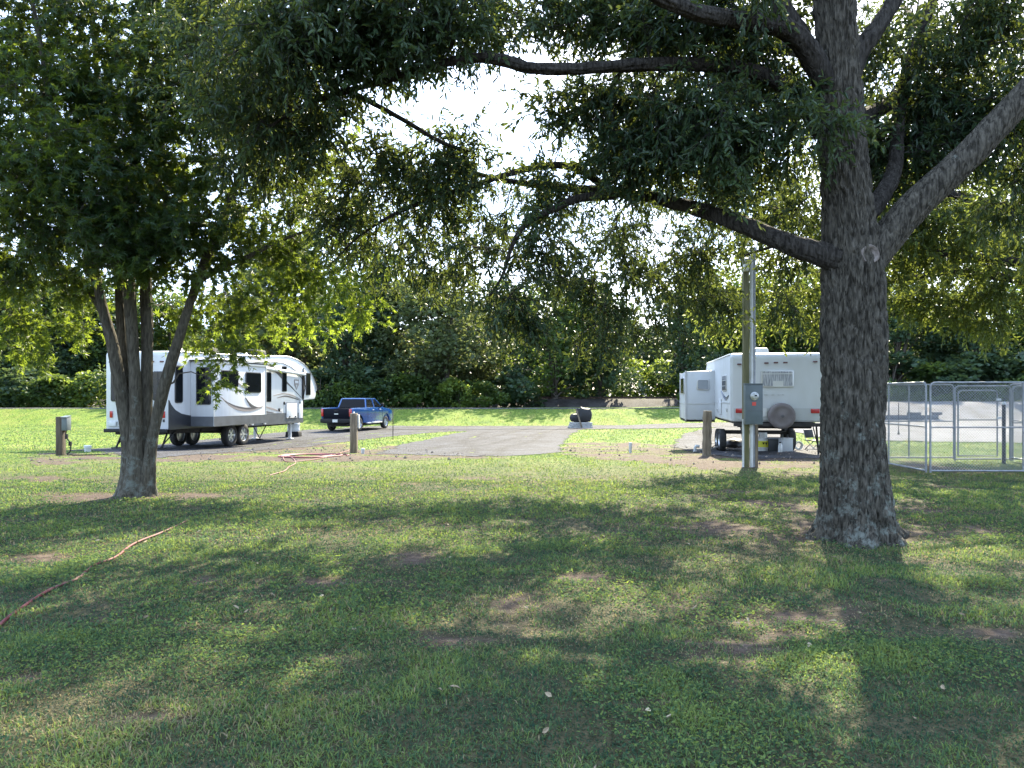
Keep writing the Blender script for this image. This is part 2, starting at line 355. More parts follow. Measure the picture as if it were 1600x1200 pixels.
def sheet(name, poly, m, dz, sx=.15, sy=.25):
    """cells of a fine grid whose middle lies inside the outline: a ragged gravel edge that follows the ground"""
    P_ = np.array(poly); x0, x1, y0, y1 = P_[:,0].min(), P_[:,0].max(), P_[:,1].min(), P_[:,1].max()
    xs = np.arange(x0 - sx, x1 + sx, sx); yy = np.arange(y0 - sy, y1 + sy, sy); X, Y = np.meshgrid(xs, yy); r, c = X.shape
    jx, jy = (rng.random(X.shape) - .5) * sx * .8, (rng.random(X.shape) - .5) * sy * .8
    I = np.arange(r * c).reshape(r, c); q = np.stack([I[:-1,:-1], I[:-1,1:], I[1:,1:], I[1:,:-1]], -1).reshape(-1, 4)
    cx = (X[:-1,:-1] + sx/2).ravel(); cy_ = (Y[:-1,:-1] + sy/2).ravel()
    n = fbm(cx*3, cy_*3, seed=55, oct=2) - .5
    q = q[inpoly(cx + n * .35, cy_ + n * .5, poly)]; use = np.unique(q); mp_ = np.full(r*c, -1); mp_[use] = np.arange(len(use)); q = mp_[q]
    X = (X + jx).ravel()[use]; Y = (Y + jy).ravel()[use]
    Zz = Z(X, Y) + (fbm(X * 3, Y * 3, seed=9, oct=3) - .5) * .035 * S((20 - Y) / 8) + dz + (fbm(X*4, Y*4, seed=3, oct=2) - .5) * .008
    rut = np.zeros(len(X))
    for k, tr_ in enumerate(RUTS):
        for (xa, ya), (xb, yb) in zip(tr_[:-1], tr_[1:]):
            t = np.clip(((X-xa)*(xb-xa) + (Y-ya)*(yb-ya)) / ((xb-xa)**2 + (yb-ya)**2), 0, 1)
            dd = np.hypot(X - xa - t*(xb-xa), (Y - ya - t*(yb-ya)) * .7); rut = np.maximum(rut, np.exp(-(dd/.20)**2) * (.55 + .6 * fbm(X*1.5, Y*1.5, seed=k, oct=2)))
    Zz = Zz - rut * .012
    return tag(np_mesh(name, np.stack([X, Y, Zz], -1), q.ravel(), np.full(len(q), 4), m, smooth=True, attrs={'rut': rut}), kind='structure')
sheet('gravel_parking_pad', PAD_L, M_gravel, .010)
sheet('gravel_driveway', DRIVE, M_gravel, .012)
sheet('gravel_road', ROAD, M_gravel, .026, .3, .3)
sheet('gravel_trailer_pad', PAD_R, M_gravel, .012)
sheet('gravel_lot', LOT, M_gravel2, .034, .25, .35)
# narrow lane along the top of the bank, then the railway ballast and its rails
sheet('lane', [(-75,60.6), (75,60.6), (75,63.2), (-75,63.2)], M_gravel2, .05)
mb = MB(); mb.prism([(69.5,.2),(71.6,1.27),(75.2,1.27),(77.5,.2)], -62, 30)
tag(mb.build('railway_embankment', gravel_mat('ballast', (.03,.027,.026), (.06,.055,.052), (.10,.095,.09))), kind='structure')
M_rail = mat('rusty_rail', (.05,.035,.028), .7, .3, var=(.10,.06,.04), scale=3)
rail0 = None
for i, ry in enumerate((72.5, 74.0)):
    mb = MB(); prof = [(ry-.07,1.30),(ry+.07,1.30),(ry+.02,1.33),(ry+.02,1.42),(ry+.04,1.44),(ry+.04,1.48),(ry-.04,1.48),(ry-.04,1.44),(ry-.02,1.42),(ry-.02,1.33)]
    mb.prism(prof, -62, 30)
    o = mb.build('rail', M_rail)
    tag(o, ['rusty steel rail on the side of the stone embankment nearer the lawn', 'rusty steel rail on the far side of the stone embankment'][i], 'rail', 'rails of the railway line')

# ---- grass
def allgravel(x, y):
    m = np.zeros(x.shape, bool)
    for p in GRAVELS: m |= inpoly(x, y, p)
    return m
def grass_obj(name, bands, m, label):
    Vs, Ls, Ts, Tn = [], [], [], []; off = 0
    for (y0, y1, dens, hh, ww) in bands:
        xw = lambda y: .72 * y + 2.6
        area = (y1 - y0) * (xw(y0) + xw(y1)); n = int(area * dens)
        y = y0 + (y1 - y0) * np.sqrt(rng.random(n) * (1 - (y0/y1)**2) + (y0/y1)**2) * 1.0
        y = y1 * np.sqrt(rng.random(n) * (1 - (y0/y1)**2) + (y0/y1)**2)
        x = (rng.random(n) * 2 - 1) * xw(y)
        d = dirt(x, y); cl = fbm(x * 2.2, y * 2.2, seed=41, oct=3); cl2 = fbm(x*9, y*9, seed=43, oct=2)
        keep = (rng.random(n) > d * (.80 if y0 < 8 else .93) + np.clip(.40 - cl2, 0, 1) * 1.6) & ~allgravel(x, y)
        for cx, cy, r_ in ((ob.x, ob.y, .55), (tb.x, tb.y, .36)): keep &= (x-cx)**2 + (y-cy)**2 > r_**2
        x, y, d, cl, cl2 = x[keep], y[keep], d[keep], cl[keep], cl2[keep]; n = len(x)
        z = Z(x, y) + (fbm(x*3, y*3, seed=9, oct=3) - .5) * .035 * S((20-y)/8) - .004
        L = hh * (.45 + .9 * rng.random(n)) * (.25 + 1.5 * cl**1.3) * (1 - .5 * d); W = ww * (.6 + .8 * rng.random(n))
        az = rng.random(n) * 2 * np.pi; el = np.arccos(.05 + .88 * rng.random(n))
        ux, uy = np.cos(az), np.sin(az); px_, py_ = -uy, ux
        B = np.stack([x, y, z], -1)
        D1 = np.stack([ux*np.sin(el*.6), uy*np.sin(el*.6), np.cos(el*.6)], -1); D2 = np.stack([ux*np.sin(el*1.25), uy*np.sin(el*1.25), np.cos(el*1.25)], -1)
        A = np.stack([px_, py_, np.zeros(n)], -1)
        mid = B + D1 * (L*.55)[:,None]; tip = mid + D2 * (L*.45)[:,None]
        t = np.clip(.0 + .8 * rng.random(n) + (cl - .5) * 1.5 + (cl2 - .5) * .5, 0, 1)
        dry = rng.random(n) < (.025 + .5 * d + np.clip(fbm(x*.5, y*.8, seed=71, oct=3) - .52, 0, 1) * .9); t = np.where(dry, 1.0 + .6 * rng.random(n), t)
        if y0 < 14:
            V = np.stack([B - A*(W*.4)[:,None], B + A*(W*.4)[:,None], mid + A*(W*.5)[:,None], mid - A*(W*.5)[:,None], tip], 1).reshape(-1, 3)
            b0 = off + np.arange(n) * 5
            lp = np.stack([b0, b0+1, b0+2, b0+3, b0+3, b0+2, b0+4], -1).ravel(); tt = np.tile([4, 3], n); k = 5
        else:
            V = np.stack([B - A*(W*.5)[:,None], B + A*(W*.5)[:,None], tip], 1).reshape(-1, 3)
            b0 = off + np.arange(n) * 3; lp = np.stack([b0, b0+1, b0+2], -1).ravel(); tt = np.full(n, 3); k = 3
        Vs.append(V); Ls.append(lp); Ts.append(tt); Tn.append(np.repeat(t, k)); off += len(V)
    o = np_mesh(name, np.concatenate(Vs), np.concatenate(Ls), np.concatenate(Ts), m, tint=np.concatenate(Tn) / 1.6)
    return tag(o, label, 'grass', kind='stuff')
def grass_mat():
    m = leaf_mat('grass_blades', (.035,.085,.02), (.3,.25,.13), (.2,.27,.05), .42, .5)
    n = m.node_tree
    for p_ in n.nodes:
        if p_.type == 'BSDF_PRINCIPLED': p_.inputs['Specular IOR Level'].default_value = .10; p_.inputs['Roughness'].default_value = .65
    ramps = [x for x in n.nodes if x.type == 'VALTORGB']
    for r_, cs in zip(ramps, ([(0,(.018,.048,.032)),(.30,(.062,.122,.062)),(.62,(.17,.235,.07)),(.66,(.21,.18,.09)),(1,(.30,.24,.15))], [(0,(.05,.12,.06)),(.62,(.28,.35,.06)),(.66,(.28,.24,.10)),(1,(.33,.27,.15))])):
        e = r_.color_ramp.elements; e[0].color = (*cs[0][1], 1); e[1].color = (*cs[-1][1], 1)
        for p, c in cs[1:-1]: k = e.new(p); k.color = (*c, 1)
    return m
M_grass = grass_mat()
grass_obj('lawn_grass', [(1.5, 2.3, 2500, .038, .0052), (2.3, 5, 7600, .038, .0052), (5, 8, 3600, .042, .0075), (8, 14, 1500, .048, .012), (14, 26, 560, .05, .02), (26, 60.3, 75, .085, .05)], M_grass, 'short weedy green lawn grass with dry brown tufts')

def weeds():
    """small round-leaved weeds and clover between the blades"""
    P_ = []; L_ = []; W_ = []; T_ = []; D_ = []
    for y0, y1, dens, sz in ((2.3,5,2600,.019),(5,9,1200,.025),(9,15,380,.034)):
        n = int((y1-y0)*(.72*(y0+y1)+2.4)*dens); y = y1*np.sqrt(rng.random(n)*(1-(y0/y1)**2)+(y0/y1)**2); x = (rng.random(n)*2-1)*(.72*y+1.2)
        c = fbm(x*1.1+7, y*1.1, seed=91, oct=3); k = (rng.random(n) < np.clip((c-.42)*5, .05, 1)) & (dirt(x, y) < .6) & ~allgravel(x, y); x, y, c = x[k], y[k], c[k]; n = len(x)
        z = Z(x, y) + (fbm(x*3, y*3, seed=9, oct=3)-.5)*.035*S((20-y)/8) + .008 + .030*rng.random(n)
        P_.append(np.stack([x,y,z],-1)); L_.append(sz*(.6+.9*rng.random(n))); W_.append(sz*(.3+.4*rng.random(n))); T_.append(np.clip(.05+.8*rng.random(n)+(c-.5),0,1)*.62); d = rng.normal(size=(n,3)); d[:,2] = np.abs(d[:,2])*.5; D_.append(d)
    return np.concatenate(P_), np.concatenate(D_), np.concatenate(L_), np.concatenate(W_), np.concatenate(T_)
# ================================================================== TREES
def bark(name, a, b_, lichen=None, sc=9, bump=1.0, stretch=(1,1,.22)):
    m = bpy.data.materials.new(name); m.use_nodes = True; n = m.node_tree; p = n.nodes['Principled BSDF']; p.inputs['Roughness'].default_value = .92; p.inputs['Specular IOR Level'].default_value = .15
    tc = n.nodes.new('ShaderNodeTexCoord'); mp = n.nodes.new('ShaderNodeMapping'); mp.inputs['Scale'].default_value = stretch; n.links.new(tc.outputs['Object'], mp.inputs[0])
    z = n.nodes.new('ShaderNodeTexNoise'); z.inputs['Scale'].default_value = sc * 2.2; z.inputs['Detail'].default_value = 7; z.inputs['Distortion'].default_value = .6; n.links.new(mp.outputs[0], z.inputs['Vector'])
    cr = n.nodes.new('ShaderNodeValToRGB'); cr.color_ramp.elements[0].position = .35; cr.color_ramp.elements[1].position = .68
    cr.color_ramp.elements[0].color = (*a, 1); cr.color_ramp.elements[1].color = (*b_, 1); n.links.new(z.outputs[0], cr.inputs[0])
    src = cr.outputs[0]
    if lichen:
        z2 = n.nodes.new('ShaderNodeTexNoise'); z2.inputs['Scale'].default_value = 7; z2.inputs['Detail'].default_value = 8; z2.inputs['Roughness'].default_value = .75; n.links.new(tc.outputs['Object'], z2.inputs['Vector'])
        c2 = n.nodes.new('ShaderNodeValToRGB'); c2.color_ramp.elements[0].position = .535; c2.color_ramp.elements[1].position = .63
        sx_ = n.nodes.new('ShaderNodeSeparateXYZ'); n.links.new(tc.outputs['Object'], sx_.inputs[0]); mr_ = n.nodes.new('ShaderNodeMapRange'); mr_.inputs[1].default_value = .1; mr_.inputs[2].default_value = 2.6; mr_.inputs[3].default_value = .04; mr_.inputs[4].default_value = -.10
        n.links.new(sx_.outputs[2], mr_.inputs[0]); ad_ = n.nodes.new('ShaderNodeMath'); ad_.operation = 'ADD'; n.links.new(z2.outputs[0], ad_.inputs[0]); n.links.new(mr_.outputs[0], ad_.inputs[1]); n.links.new(ad_.outputs[0], c2.inputs[0])
        mx = n.nodes.new('ShaderNodeMix'); mx.data_type = 'RGBA'; n.links.new(c2.outputs[0], mx.inputs[0]); n.links.new(src, mx.inputs[6]); mx.inputs[7].default_value = (*lichen, 1); src = mx.outputs[2]
    n.links.new(src, p.inputs['Base Color'])
    v = n.nodes.new('ShaderNodeTexVoronoi'); v.feature = 'DISTANCE_TO_EDGE'; v.inputs['Scale'].default_value = sc * 1.6; n.links.new(mp.outputs[0], v.inputs['Vector'])
    ad = n.nodes.new('ShaderNodeMath'); ad.operation = 'ADD'; n.links.new(v.outputs['Distance'], ad.inputs[0]); n.links.new(z.outputs[0], ad.inputs[1])
    bp = n.nodes.new('ShaderNodeBump'); bp.inputs['Strength'].default_value = bump; bp.inputs['Distance'].default_value = .03
    n.links.new(ad.outputs[0], bp.inputs['Height']); n.links.new(bp.outputs[0], p.inputs['Normal'])
    return m
M_oakbark = bark('oak_bark', (.020,.018,.014), (.108,.097,.078), (.145,.155,.135), sc=15)
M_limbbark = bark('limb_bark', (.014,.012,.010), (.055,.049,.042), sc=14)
M_maplebark = bark('maple_bark', (.042,.037,.027), (.105,.094,.072), (.125,.135,.115), sc=14, bump=.6)
M_farbark = bark('distant_bark', (.05,.042,.034), (.11,.095,.08), sc=4)

def nrm(v): return v / np.maximum(np.linalg.norm(v, axis=-1, keepdims=True), 1e-9)
def frames(pts):
    T = np.gradient(pts, axis=0); T = nrm(T); U = np.zeros_like(T)
    u = np.cross(T[0], [0, 1, 0.1]); u /= np.linalg.norm(u)
    for i in range(len(pts)):
        u = u - T[i] * u.dot(T[i]); u /= np.linalg.norm(u); U[i] = u
    return T, U, np.cross(T, U)
class TubeSet:
    """many tapered tubes in one mesh"""
    def __init__(s): s.V = []; s.Q = []; s.n = 0
    def add(s, pts, rad, sides=6, ridge=0, rs=0, flare=None):
        pts = np.asarray(pts, float); rad = np.asarray(rad, float); T, U, B = frames(pts)
        a = np.arange(sides) * 2 * np.pi / sides
        rr = np.repeat(rad[:, None], sides, 1)
        if ridge:
            L = np.concatenate([[0], np.cumsum(np.linalg.norm(np.diff(pts, axis=0), axis=1))])
            ca = np.cos(a)[None, :] * rad[:, None]; sa = np.sin(a)[None, :] * rad[:, None]; LL = np.repeat(L[:, None], sides, 1)
            warp = (fbm(ca*6, sa*6, LL*2.2, seed=rs+7, oct=2) - .5) * 1.2
            n1 = fbm(ca*27+warp, sa*27+warp, LL*5.5, seed=rs, oct=3); r1 = 1 - np.abs(n1 - .5) * 5.0
            n2 = fbm(ca*38, sa*38, LL*16, seed=rs+3, oct=2) - .5; n3 = fbm(ca*2.2, sa*2.2, LL*.9, seed=rs+5, oct=2) - .5
            rr = rr - ridge * np.clip(r1, 0, 1) + n2 * ridge * .8 + n3 * .10 * np.minimum(1, rad[:, None] / .3)
        if flare is not None: rr = rr * flare(pts, a)
        V = pts[:, None, :] + (U[:, None, :] * np.cos(a)[None, :, None] + B[:, None, :] * np.sin(a)[None, :, None]) * rr[:, :, None]
        I = s.n + np.arange(len(pts) * sides).reshape(len(pts), sides); J = np.roll(I, -1, 1)
        s.Q.append(np.stack([I[:-1], J[:-1], J[1:], I[1:]], -1).reshape(-1, 4)); s.V.append(V.reshape(-1, 3)); s.n += V.shape[0] * V.shape[1]
    def build(s, name, m, parent=None):
        V = np.concatenate(s.V); Q = np.concatenate(s.Q)
        return np_mesh(name, V, Q.ravel(), np.full(len(Q), 4), m, parent=parent, smooth=True)
LANCE = (np.array([(0,0,0), (.28,.5,.10), (.68,.42,.08), (1,0,-.06), (.68,-.42,.08), (.28,-.5,.10)]), [[0,1,2,3], [0,3,4,5]])
MAPLE = (np.array([(0,0,0), (.45,.16,.02), (1,0,-.12), (.45,-.16,.02), (.30,.38,.05), (.80,.68,-.06), (.12,.22,.03), (.30,-.38,.05), (.80,-.68,-.06), (.12,-.22,.03), (.05,.75,-.02), (.05,-.75,-.02)]),
         [[0,3,2,1], [0,1,5,6], [0,9,8,3], [0,6,10], [0,11,9]])
CLUMP = (np.array([(0,0,0), (.35,.55,.12), (1,.15,0), (.75,-.5,.1), (.15,-.35,-.05)]), [[0,4,3,2,1]])
def leaf_mesh(name, pos, dirs, length, width, tmpl, m, parent, tint, roll=None):
    N = len(pos); X = nrm(dirs); up = nrm(rng.normal(size=(N, 3)) * .6 + np.array([0, 0, 1.0]))
    Yv = nrm(np.cross(up, X)); Zv = np.cross(X, Yv); T, Fs = tmpl; k = len(T)
    V = pos[:, None, :] + T[None, :, 0, None] * (X * length[:, None])[:, None, :] + T[None, :, 1, None] * (Yv * width[:, None])[:, None, :] + T[None, :, 2, None] * (Zv * length[:, None])[:, None, :]
    base = np.arange(N) * k
    fl = np.concatenate([np.array(f) for f in Fs]); ft = np.array([len(f) for f in Fs])
    loops = (base[:, None] + fl[None, :]).ravel(); tot = np.tile(ft, N)
    return np_mesh(name, V.reshape(-1, 3), loops, tot, m, parent=parent, tint=np.repeat(tint, k))
class Tree:
    def __init__(s): s.P = []; s.R = []; s.D = []; s.limbs = []; s.br = TubeSet()
    def limb(s, ctrl, n=7):
        """ctrl rows: (x,y,z,r) world"""
        c = np.array(crom(ctrl, n)); s.P.extend(c[:, :3]); s.R.extend(c[:, 3]); d = nrm(np.gradient(c[:, :3], axis=0)); s.D.extend(d); return c
    def grow(s, targets, sag=.1, rmin=.006, rk=.011, skip=0):
        T = np.array(targets); P0 = np.array(s.P)
        d0 = np.array([np.min(np.linalg.norm(P0 - t, axis=1)) for t in T]); order = np.argsort(d0); s.tips = []
        cap = len(T) * 8 + len(s.P); PP = np.zeros((cap, 3)); RR = np.zeros(cap); DDr = np.zeros((cap, 3)); n = len(s.P)
        PP[:n] = s.P; RR[:n] = s.R; DDr[:n] = s.D
        for i in order:
            t = T[i]; v = t - PP[:n]; dist = np.linalg.norm(v, axis=1)
            ang = (v * DDr[:n]).sum(1) / np.maximum(dist, 1e-6)
            cost = dist * (1.25 - .45 * ang) + .25 * (RR[:n] < .008)
            j = int(np.argmin(cost)); p = PP[j].copy(); L = dist[j]
            if L < .05: s.tips.append((t, DDr[j])); continue
            r0 = min(RR[j] * .75, rmin + rk * L + .004); k = max(3, min(7, int(L / .22) + 2))
            u = np.linspace(0, 1, k + 1)[:, None]; d0v = DDr[j] * .5 + v[j] / L * .7
            c1 = p + nrm(d0v[None])[0] * L * .45
            pts = (1-u)**2 * p + 2*u*(1-u) * c1 + u*u * t
            pts[1:-1] += rng.normal(size=(k-1, 3)) * L * .035; pts[:, 2] += np.sin(u[:, 0] * np.pi) * sag * L * .3
            rad = r0 + (rmin * .6 - r0) * u[:, 0]
            s.br.add(pts, rad, 5 if r0 > .012 else 4)
            dd = nrm(np.gradient(pts, axis=0)); PP[n:n+k] = pts[1:]; RR[n:n+k] = rad[1:] + .004; DDr[n:n+k] = dd[1:]; n += k
            s.tips.append((t, dd[-1]))
        s.nodesP = PP[:n]
    def foliage(s, name, m, parent, tw=6, per=13, twl=.5, leafL=.13, leafW=.036, tmpl=LANCE, droop=.45, twig_r=.0035, tintf=None, spread=1.0, twigs=True):
        t = np.array([x[0] for x in s.tips]); d = np.array([x[1] for x in s.tips]); N = len(t)
        td = nrm(np.repeat(d, tw, 0) * .7 + rng.normal(size=(N*tw, 3)) * .75 * spread + np.array([0, 0, -.12]))
        tl = twl * (.5 + .8 * rng.random(N * tw)); p0 = np.repeat(t, tw, 0) + rng.normal(size=(N*tw, 3)) * .05
        endd = nrm(td + np.array([0, 0, -droop])); p1 = p0 + td * (tl * .5)[:, None]; p2 = p1 + endd * (tl * .5)[:, None]
        if twigs:
            a = np.arange(3) * 2 * np.pi / 3; U = nrm(np.cross(td, rng.normal(size=td.shape))); B = np.cross(td, U)
            ring = (U[:, None, :] * np.cos(a)[None, :, None] + B[:, None, :] * np.sin(a)[None, :, None])
            V = np.stack([p0[:, None, :] + ring * twig_r, p1[:, None, :] + ring * twig_r * .8, p2[:, None, :] + ring * twig_r * .4], 1).reshape(-1, 3)
            base = s.br.n + np.arange(N * tw)[:, None] * 9; q = []
            for lv in (0, 3):
                for k in range(3): q.append([lv + k, lv + (k+1) % 3, lv + 3 + (k+1) % 3, lv + 3 + k])
            Q = (base[:, :, None] + np.array(q)[None]).reshape(-1, 4); s.br.V.append(V); s.br.Q.append(Q); s.br.n += len(V)
        M = N * tw * per; u = (np.tile(np.arange(per), N * tw) + rng.random(M)) / per; u = .12 + .9 * u
        A, Bq, C = [np.repeat(x, per, 0) for x in (p0, p1, p2)]; uu_ = u[:, None]
        pos = np.where(uu_ < .5, A + (Bq - A) * uu_ * 2, Bq + (C - Bq) * (uu_ - .5) * 2)
        ld = np.repeat(td, per, 0) * .55 + rng.normal(size=(M, 3)) * .6 + np.array([0, 0, -droop])
        L = leafL * (.6 + .6 * rng.random(M)); W = leafW * (.7 + .6 * rng.random(M)) * 1.0
        tint = np.clip(.15 + .5 * rng.random(M) + .5 * (fbm(pos[:,0]*.8, pos[:,1]*.8, pos[:,2]*.8, seed=81, oct=2) - .5) * 2, 0, 1)
        if tintf is not None: tint = tintf(pos, tint)
        return leaf_mesh(name, pos, ld, L, W, tmpl, m, parent, tint)
def sample_blobs(blobs):
    out = []
    for px, py, d, r, n in blobs:
        c = np.array(P(px, py, d)); v = rng.normal(size=(n, 3)); v = nrm(v) * (rng.random(n)**.5)[:, None] * r; v[:, 2] *= .62; out.append(c + v)
    return out
def pl(rows):  # pixel rows (px, py, depth, radius) -> world
    return [(*P(a, b, d), r) for a, b, d, r in rows]

# ---------------------------------------------------------------- the big oak
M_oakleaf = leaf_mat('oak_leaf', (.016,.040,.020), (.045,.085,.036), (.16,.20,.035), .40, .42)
OD = 8.35
oak = thing('oak_tree', 'huge oak with a thick ridged grey trunk, standing in front of the white trailer', 'tree', (ob.x, ob.y, 0))
oak_z = 0
T1 = Tree()
def oakflare(pts, a):
    h = np.clip(pts[:, 2], 0, 3)[:, None]; rt = np.clip(.42 + .34 * np.cos(5 * a + 1.0) + .26 * np.cos(3 * a + 2.2) + .16 * np.cos(9 * a), 0, 2)[None, :]; f = 1 + .62 * np.exp(-h / .15) * rt + .20 * np.exp(-h / .45) * (.6 + .6 * rt) + .06 * np.exp(-h / 1.2)
    return f
trunk = T1.limb(pl([(1341,850,OD,.345),(1338,790,OD,.345),(1334,700,OD,.335),(1334,600,OD,.33),(1333,500,OD,.335),(1332,420,OD,.34),(1326,340,OD,.30),(1318,250,OD,.265),(1312,150,OD,.25),(1306,50,OD,.235),(1303,-80,OD,.22),(1300,-300,OD+.2,.19),(1310,-600,OD+.3,.14),(1300,-950,OD+.4,.08),(1305,-1200,OD+.4,.03)]), 30)
ts = TubeSet(); ts.add(trunk[:, :3], trunk[:, 3], 260, ridge=.034, rs=11, flare=oakflare)
W = lambda o: setattr(o, 'matrix_parent_inverse', Matrix.Translation(-Vector(o.parent.location)))  # children are modelled in world coordinates
to = ts.build('trunk', M_oakbark, oak); W(to)
OL = [ # limbs, in pixels with depth and radius
 [(1310,405,OD-.1,0.148),(1240,384,OD+.0,0.111),(1170,355,OD+.3,0.097),(1100,330,OD+.7,0.087),(1030,311,OD+1.0,0.078),(980,302,OD+1.3,0.071),(930,297,OD+1.5,0.061),(870,292,OD+1.8,0.054),(800,283,OD+2.1,0.044),(740,270,OD+2.4,0.031),(690,250,OD+2.6,0.017)],
 [(940,288,OD+1.5,.06),(905,265,OD+1.4,.055),(860,258,OD+1.4,.05),(800,270,OD+1.5,.045),(740,290,OD+1.6,.04),(670,312,OD+1.8,.034),(610,338,OD+2,.028),(560,370,OD+2.2,.02),(520,410,OD+2.3,.012)],
 [(960,305,OD+1.3,.06),(905,310,OD+1.2,.052),(862,328,OD+1.1,.045),(822,350,OD+1.1,.038),(800,385,OD+1.2,.03),(785,430,OD+1.3,.022),(760,470,OD+1.4,.013)],
 [(1290,205,OD+.1,.14),(1235,140,OD+.1,.10),(1160,106,OD+.1,.085),(1080,100,OD+.0,.08),(985,102,OD,.075),(900,107,OD,.07),(830,106,OD,.068),(777,92,OD+.1,.07),(725,92,OD+.2,.06),(650,112,OD+.3,.052),(570,135,OD+.4,.045),(500,155,OD+.4,.035),(440,185,OD+.5,.025),(395,225,OD+.6,.014)],
 [(545,142,OD+.4,.038),(580,160,OD+.6,.034),(635,190,OD+.9,.03),(690,222,OD+1.2,.025),(740,238,OD+1.5,.016)],
 [(1300,150,OD,.16),(1268,85,OD-.1,.135),(1225,44,OD-.2,.12),(1160,32,OD-.5,.10),(1090,20,OD-.9,.085),(1000,-20,OD-1.3,.07),(900,-90,OD-1.7,.05),(780,-150,OD-2,.03)],
 [(1280,110,OD,.13),(1250,60,OD+.1,.12),(1215,0,OD+.2,.11),(1180,-90,OD+.5,.09),(1120,-230,OD+1,.07),(1040,-380,OD+1.6,.05),(960,-500,OD+2.2,.025)],
 [(1345,420,OD-.05,.20),(1385,372,OD-.05,.19),(1431,319,OD-.1,.175),(1506,250,OD-.2,.16),(1600,150,OD-.3,.15),(1720,20,OD-.5,.13),(1850,-150,OD-.6,.10),(2000,-300,OD-.7,.05)],
 [(1345,345,OD+.1,.14),(1378,305,OD+.3,.11),(1398,262,OD+.6,.09),(1405,180,OD+.9,.08),(1425,90,OD+1.2,.085),(1465,-20,OD+1.5,.07),(1510,-180,OD+2,.05),(1550,-350,OD+2.4,.025)],
 [(1320,130,OD,.15),(1340,85,OD,.12),(1362,55,OD,.10),(1392,10,OD+.1,.09),(1440,-80,OD+.2,.09),(1500,-220,OD+.5,.07),(1600,-400,OD+.8,.03)],
 [(1310,240,OD+.1,.12),(1340,190,OD+.8,.10),(1400,150,OD+1.8,.09),(1440,60,OD+3.2,.07),(1420,20,OD+5,.05),(1400,0,OD+7,.025)],
 [(1310,120,OD+.1,.12),(1260,80,OD+1,.10),(1180,70,OD+2.2,.085),(1080,60,OD+3.8,.07),(1000,70,OD+5.4,.05),(930,90,OD+7,.025)],
 [(1300,-100,OD,.13),(1200,-150,OD+1.3,.10),(1100,-100,OD+3,.08),(1020,-60,OD+5,.055),(980,-60,OD+7,.03)],
 [(1300,-200,OD,.12),(1450,-350,OD-1.2,.09),(1650,-700,OD-2.6,.06),(1850,-1200,OD-3.8,.03)],
 [(1300,-250,OD,.12),(1150,-400,OD-1.2,.09),(950,-800,OD-2.6,.06),(700,-1300,OD-3.6,.03)],
]
for L in OL:
    c = T1.limb(pl(L), 8); t = TubeSet(); big = L[0][3] > .12
    t.add(c[:, :3], c[:, 3], 60 if big else 16, ridge=.014 if big else .004, rs=int(L[0][0]))
    o = t.build('limb', M_oakbark if L[0][3] > .19 else M_limbbark, oak); W(o)
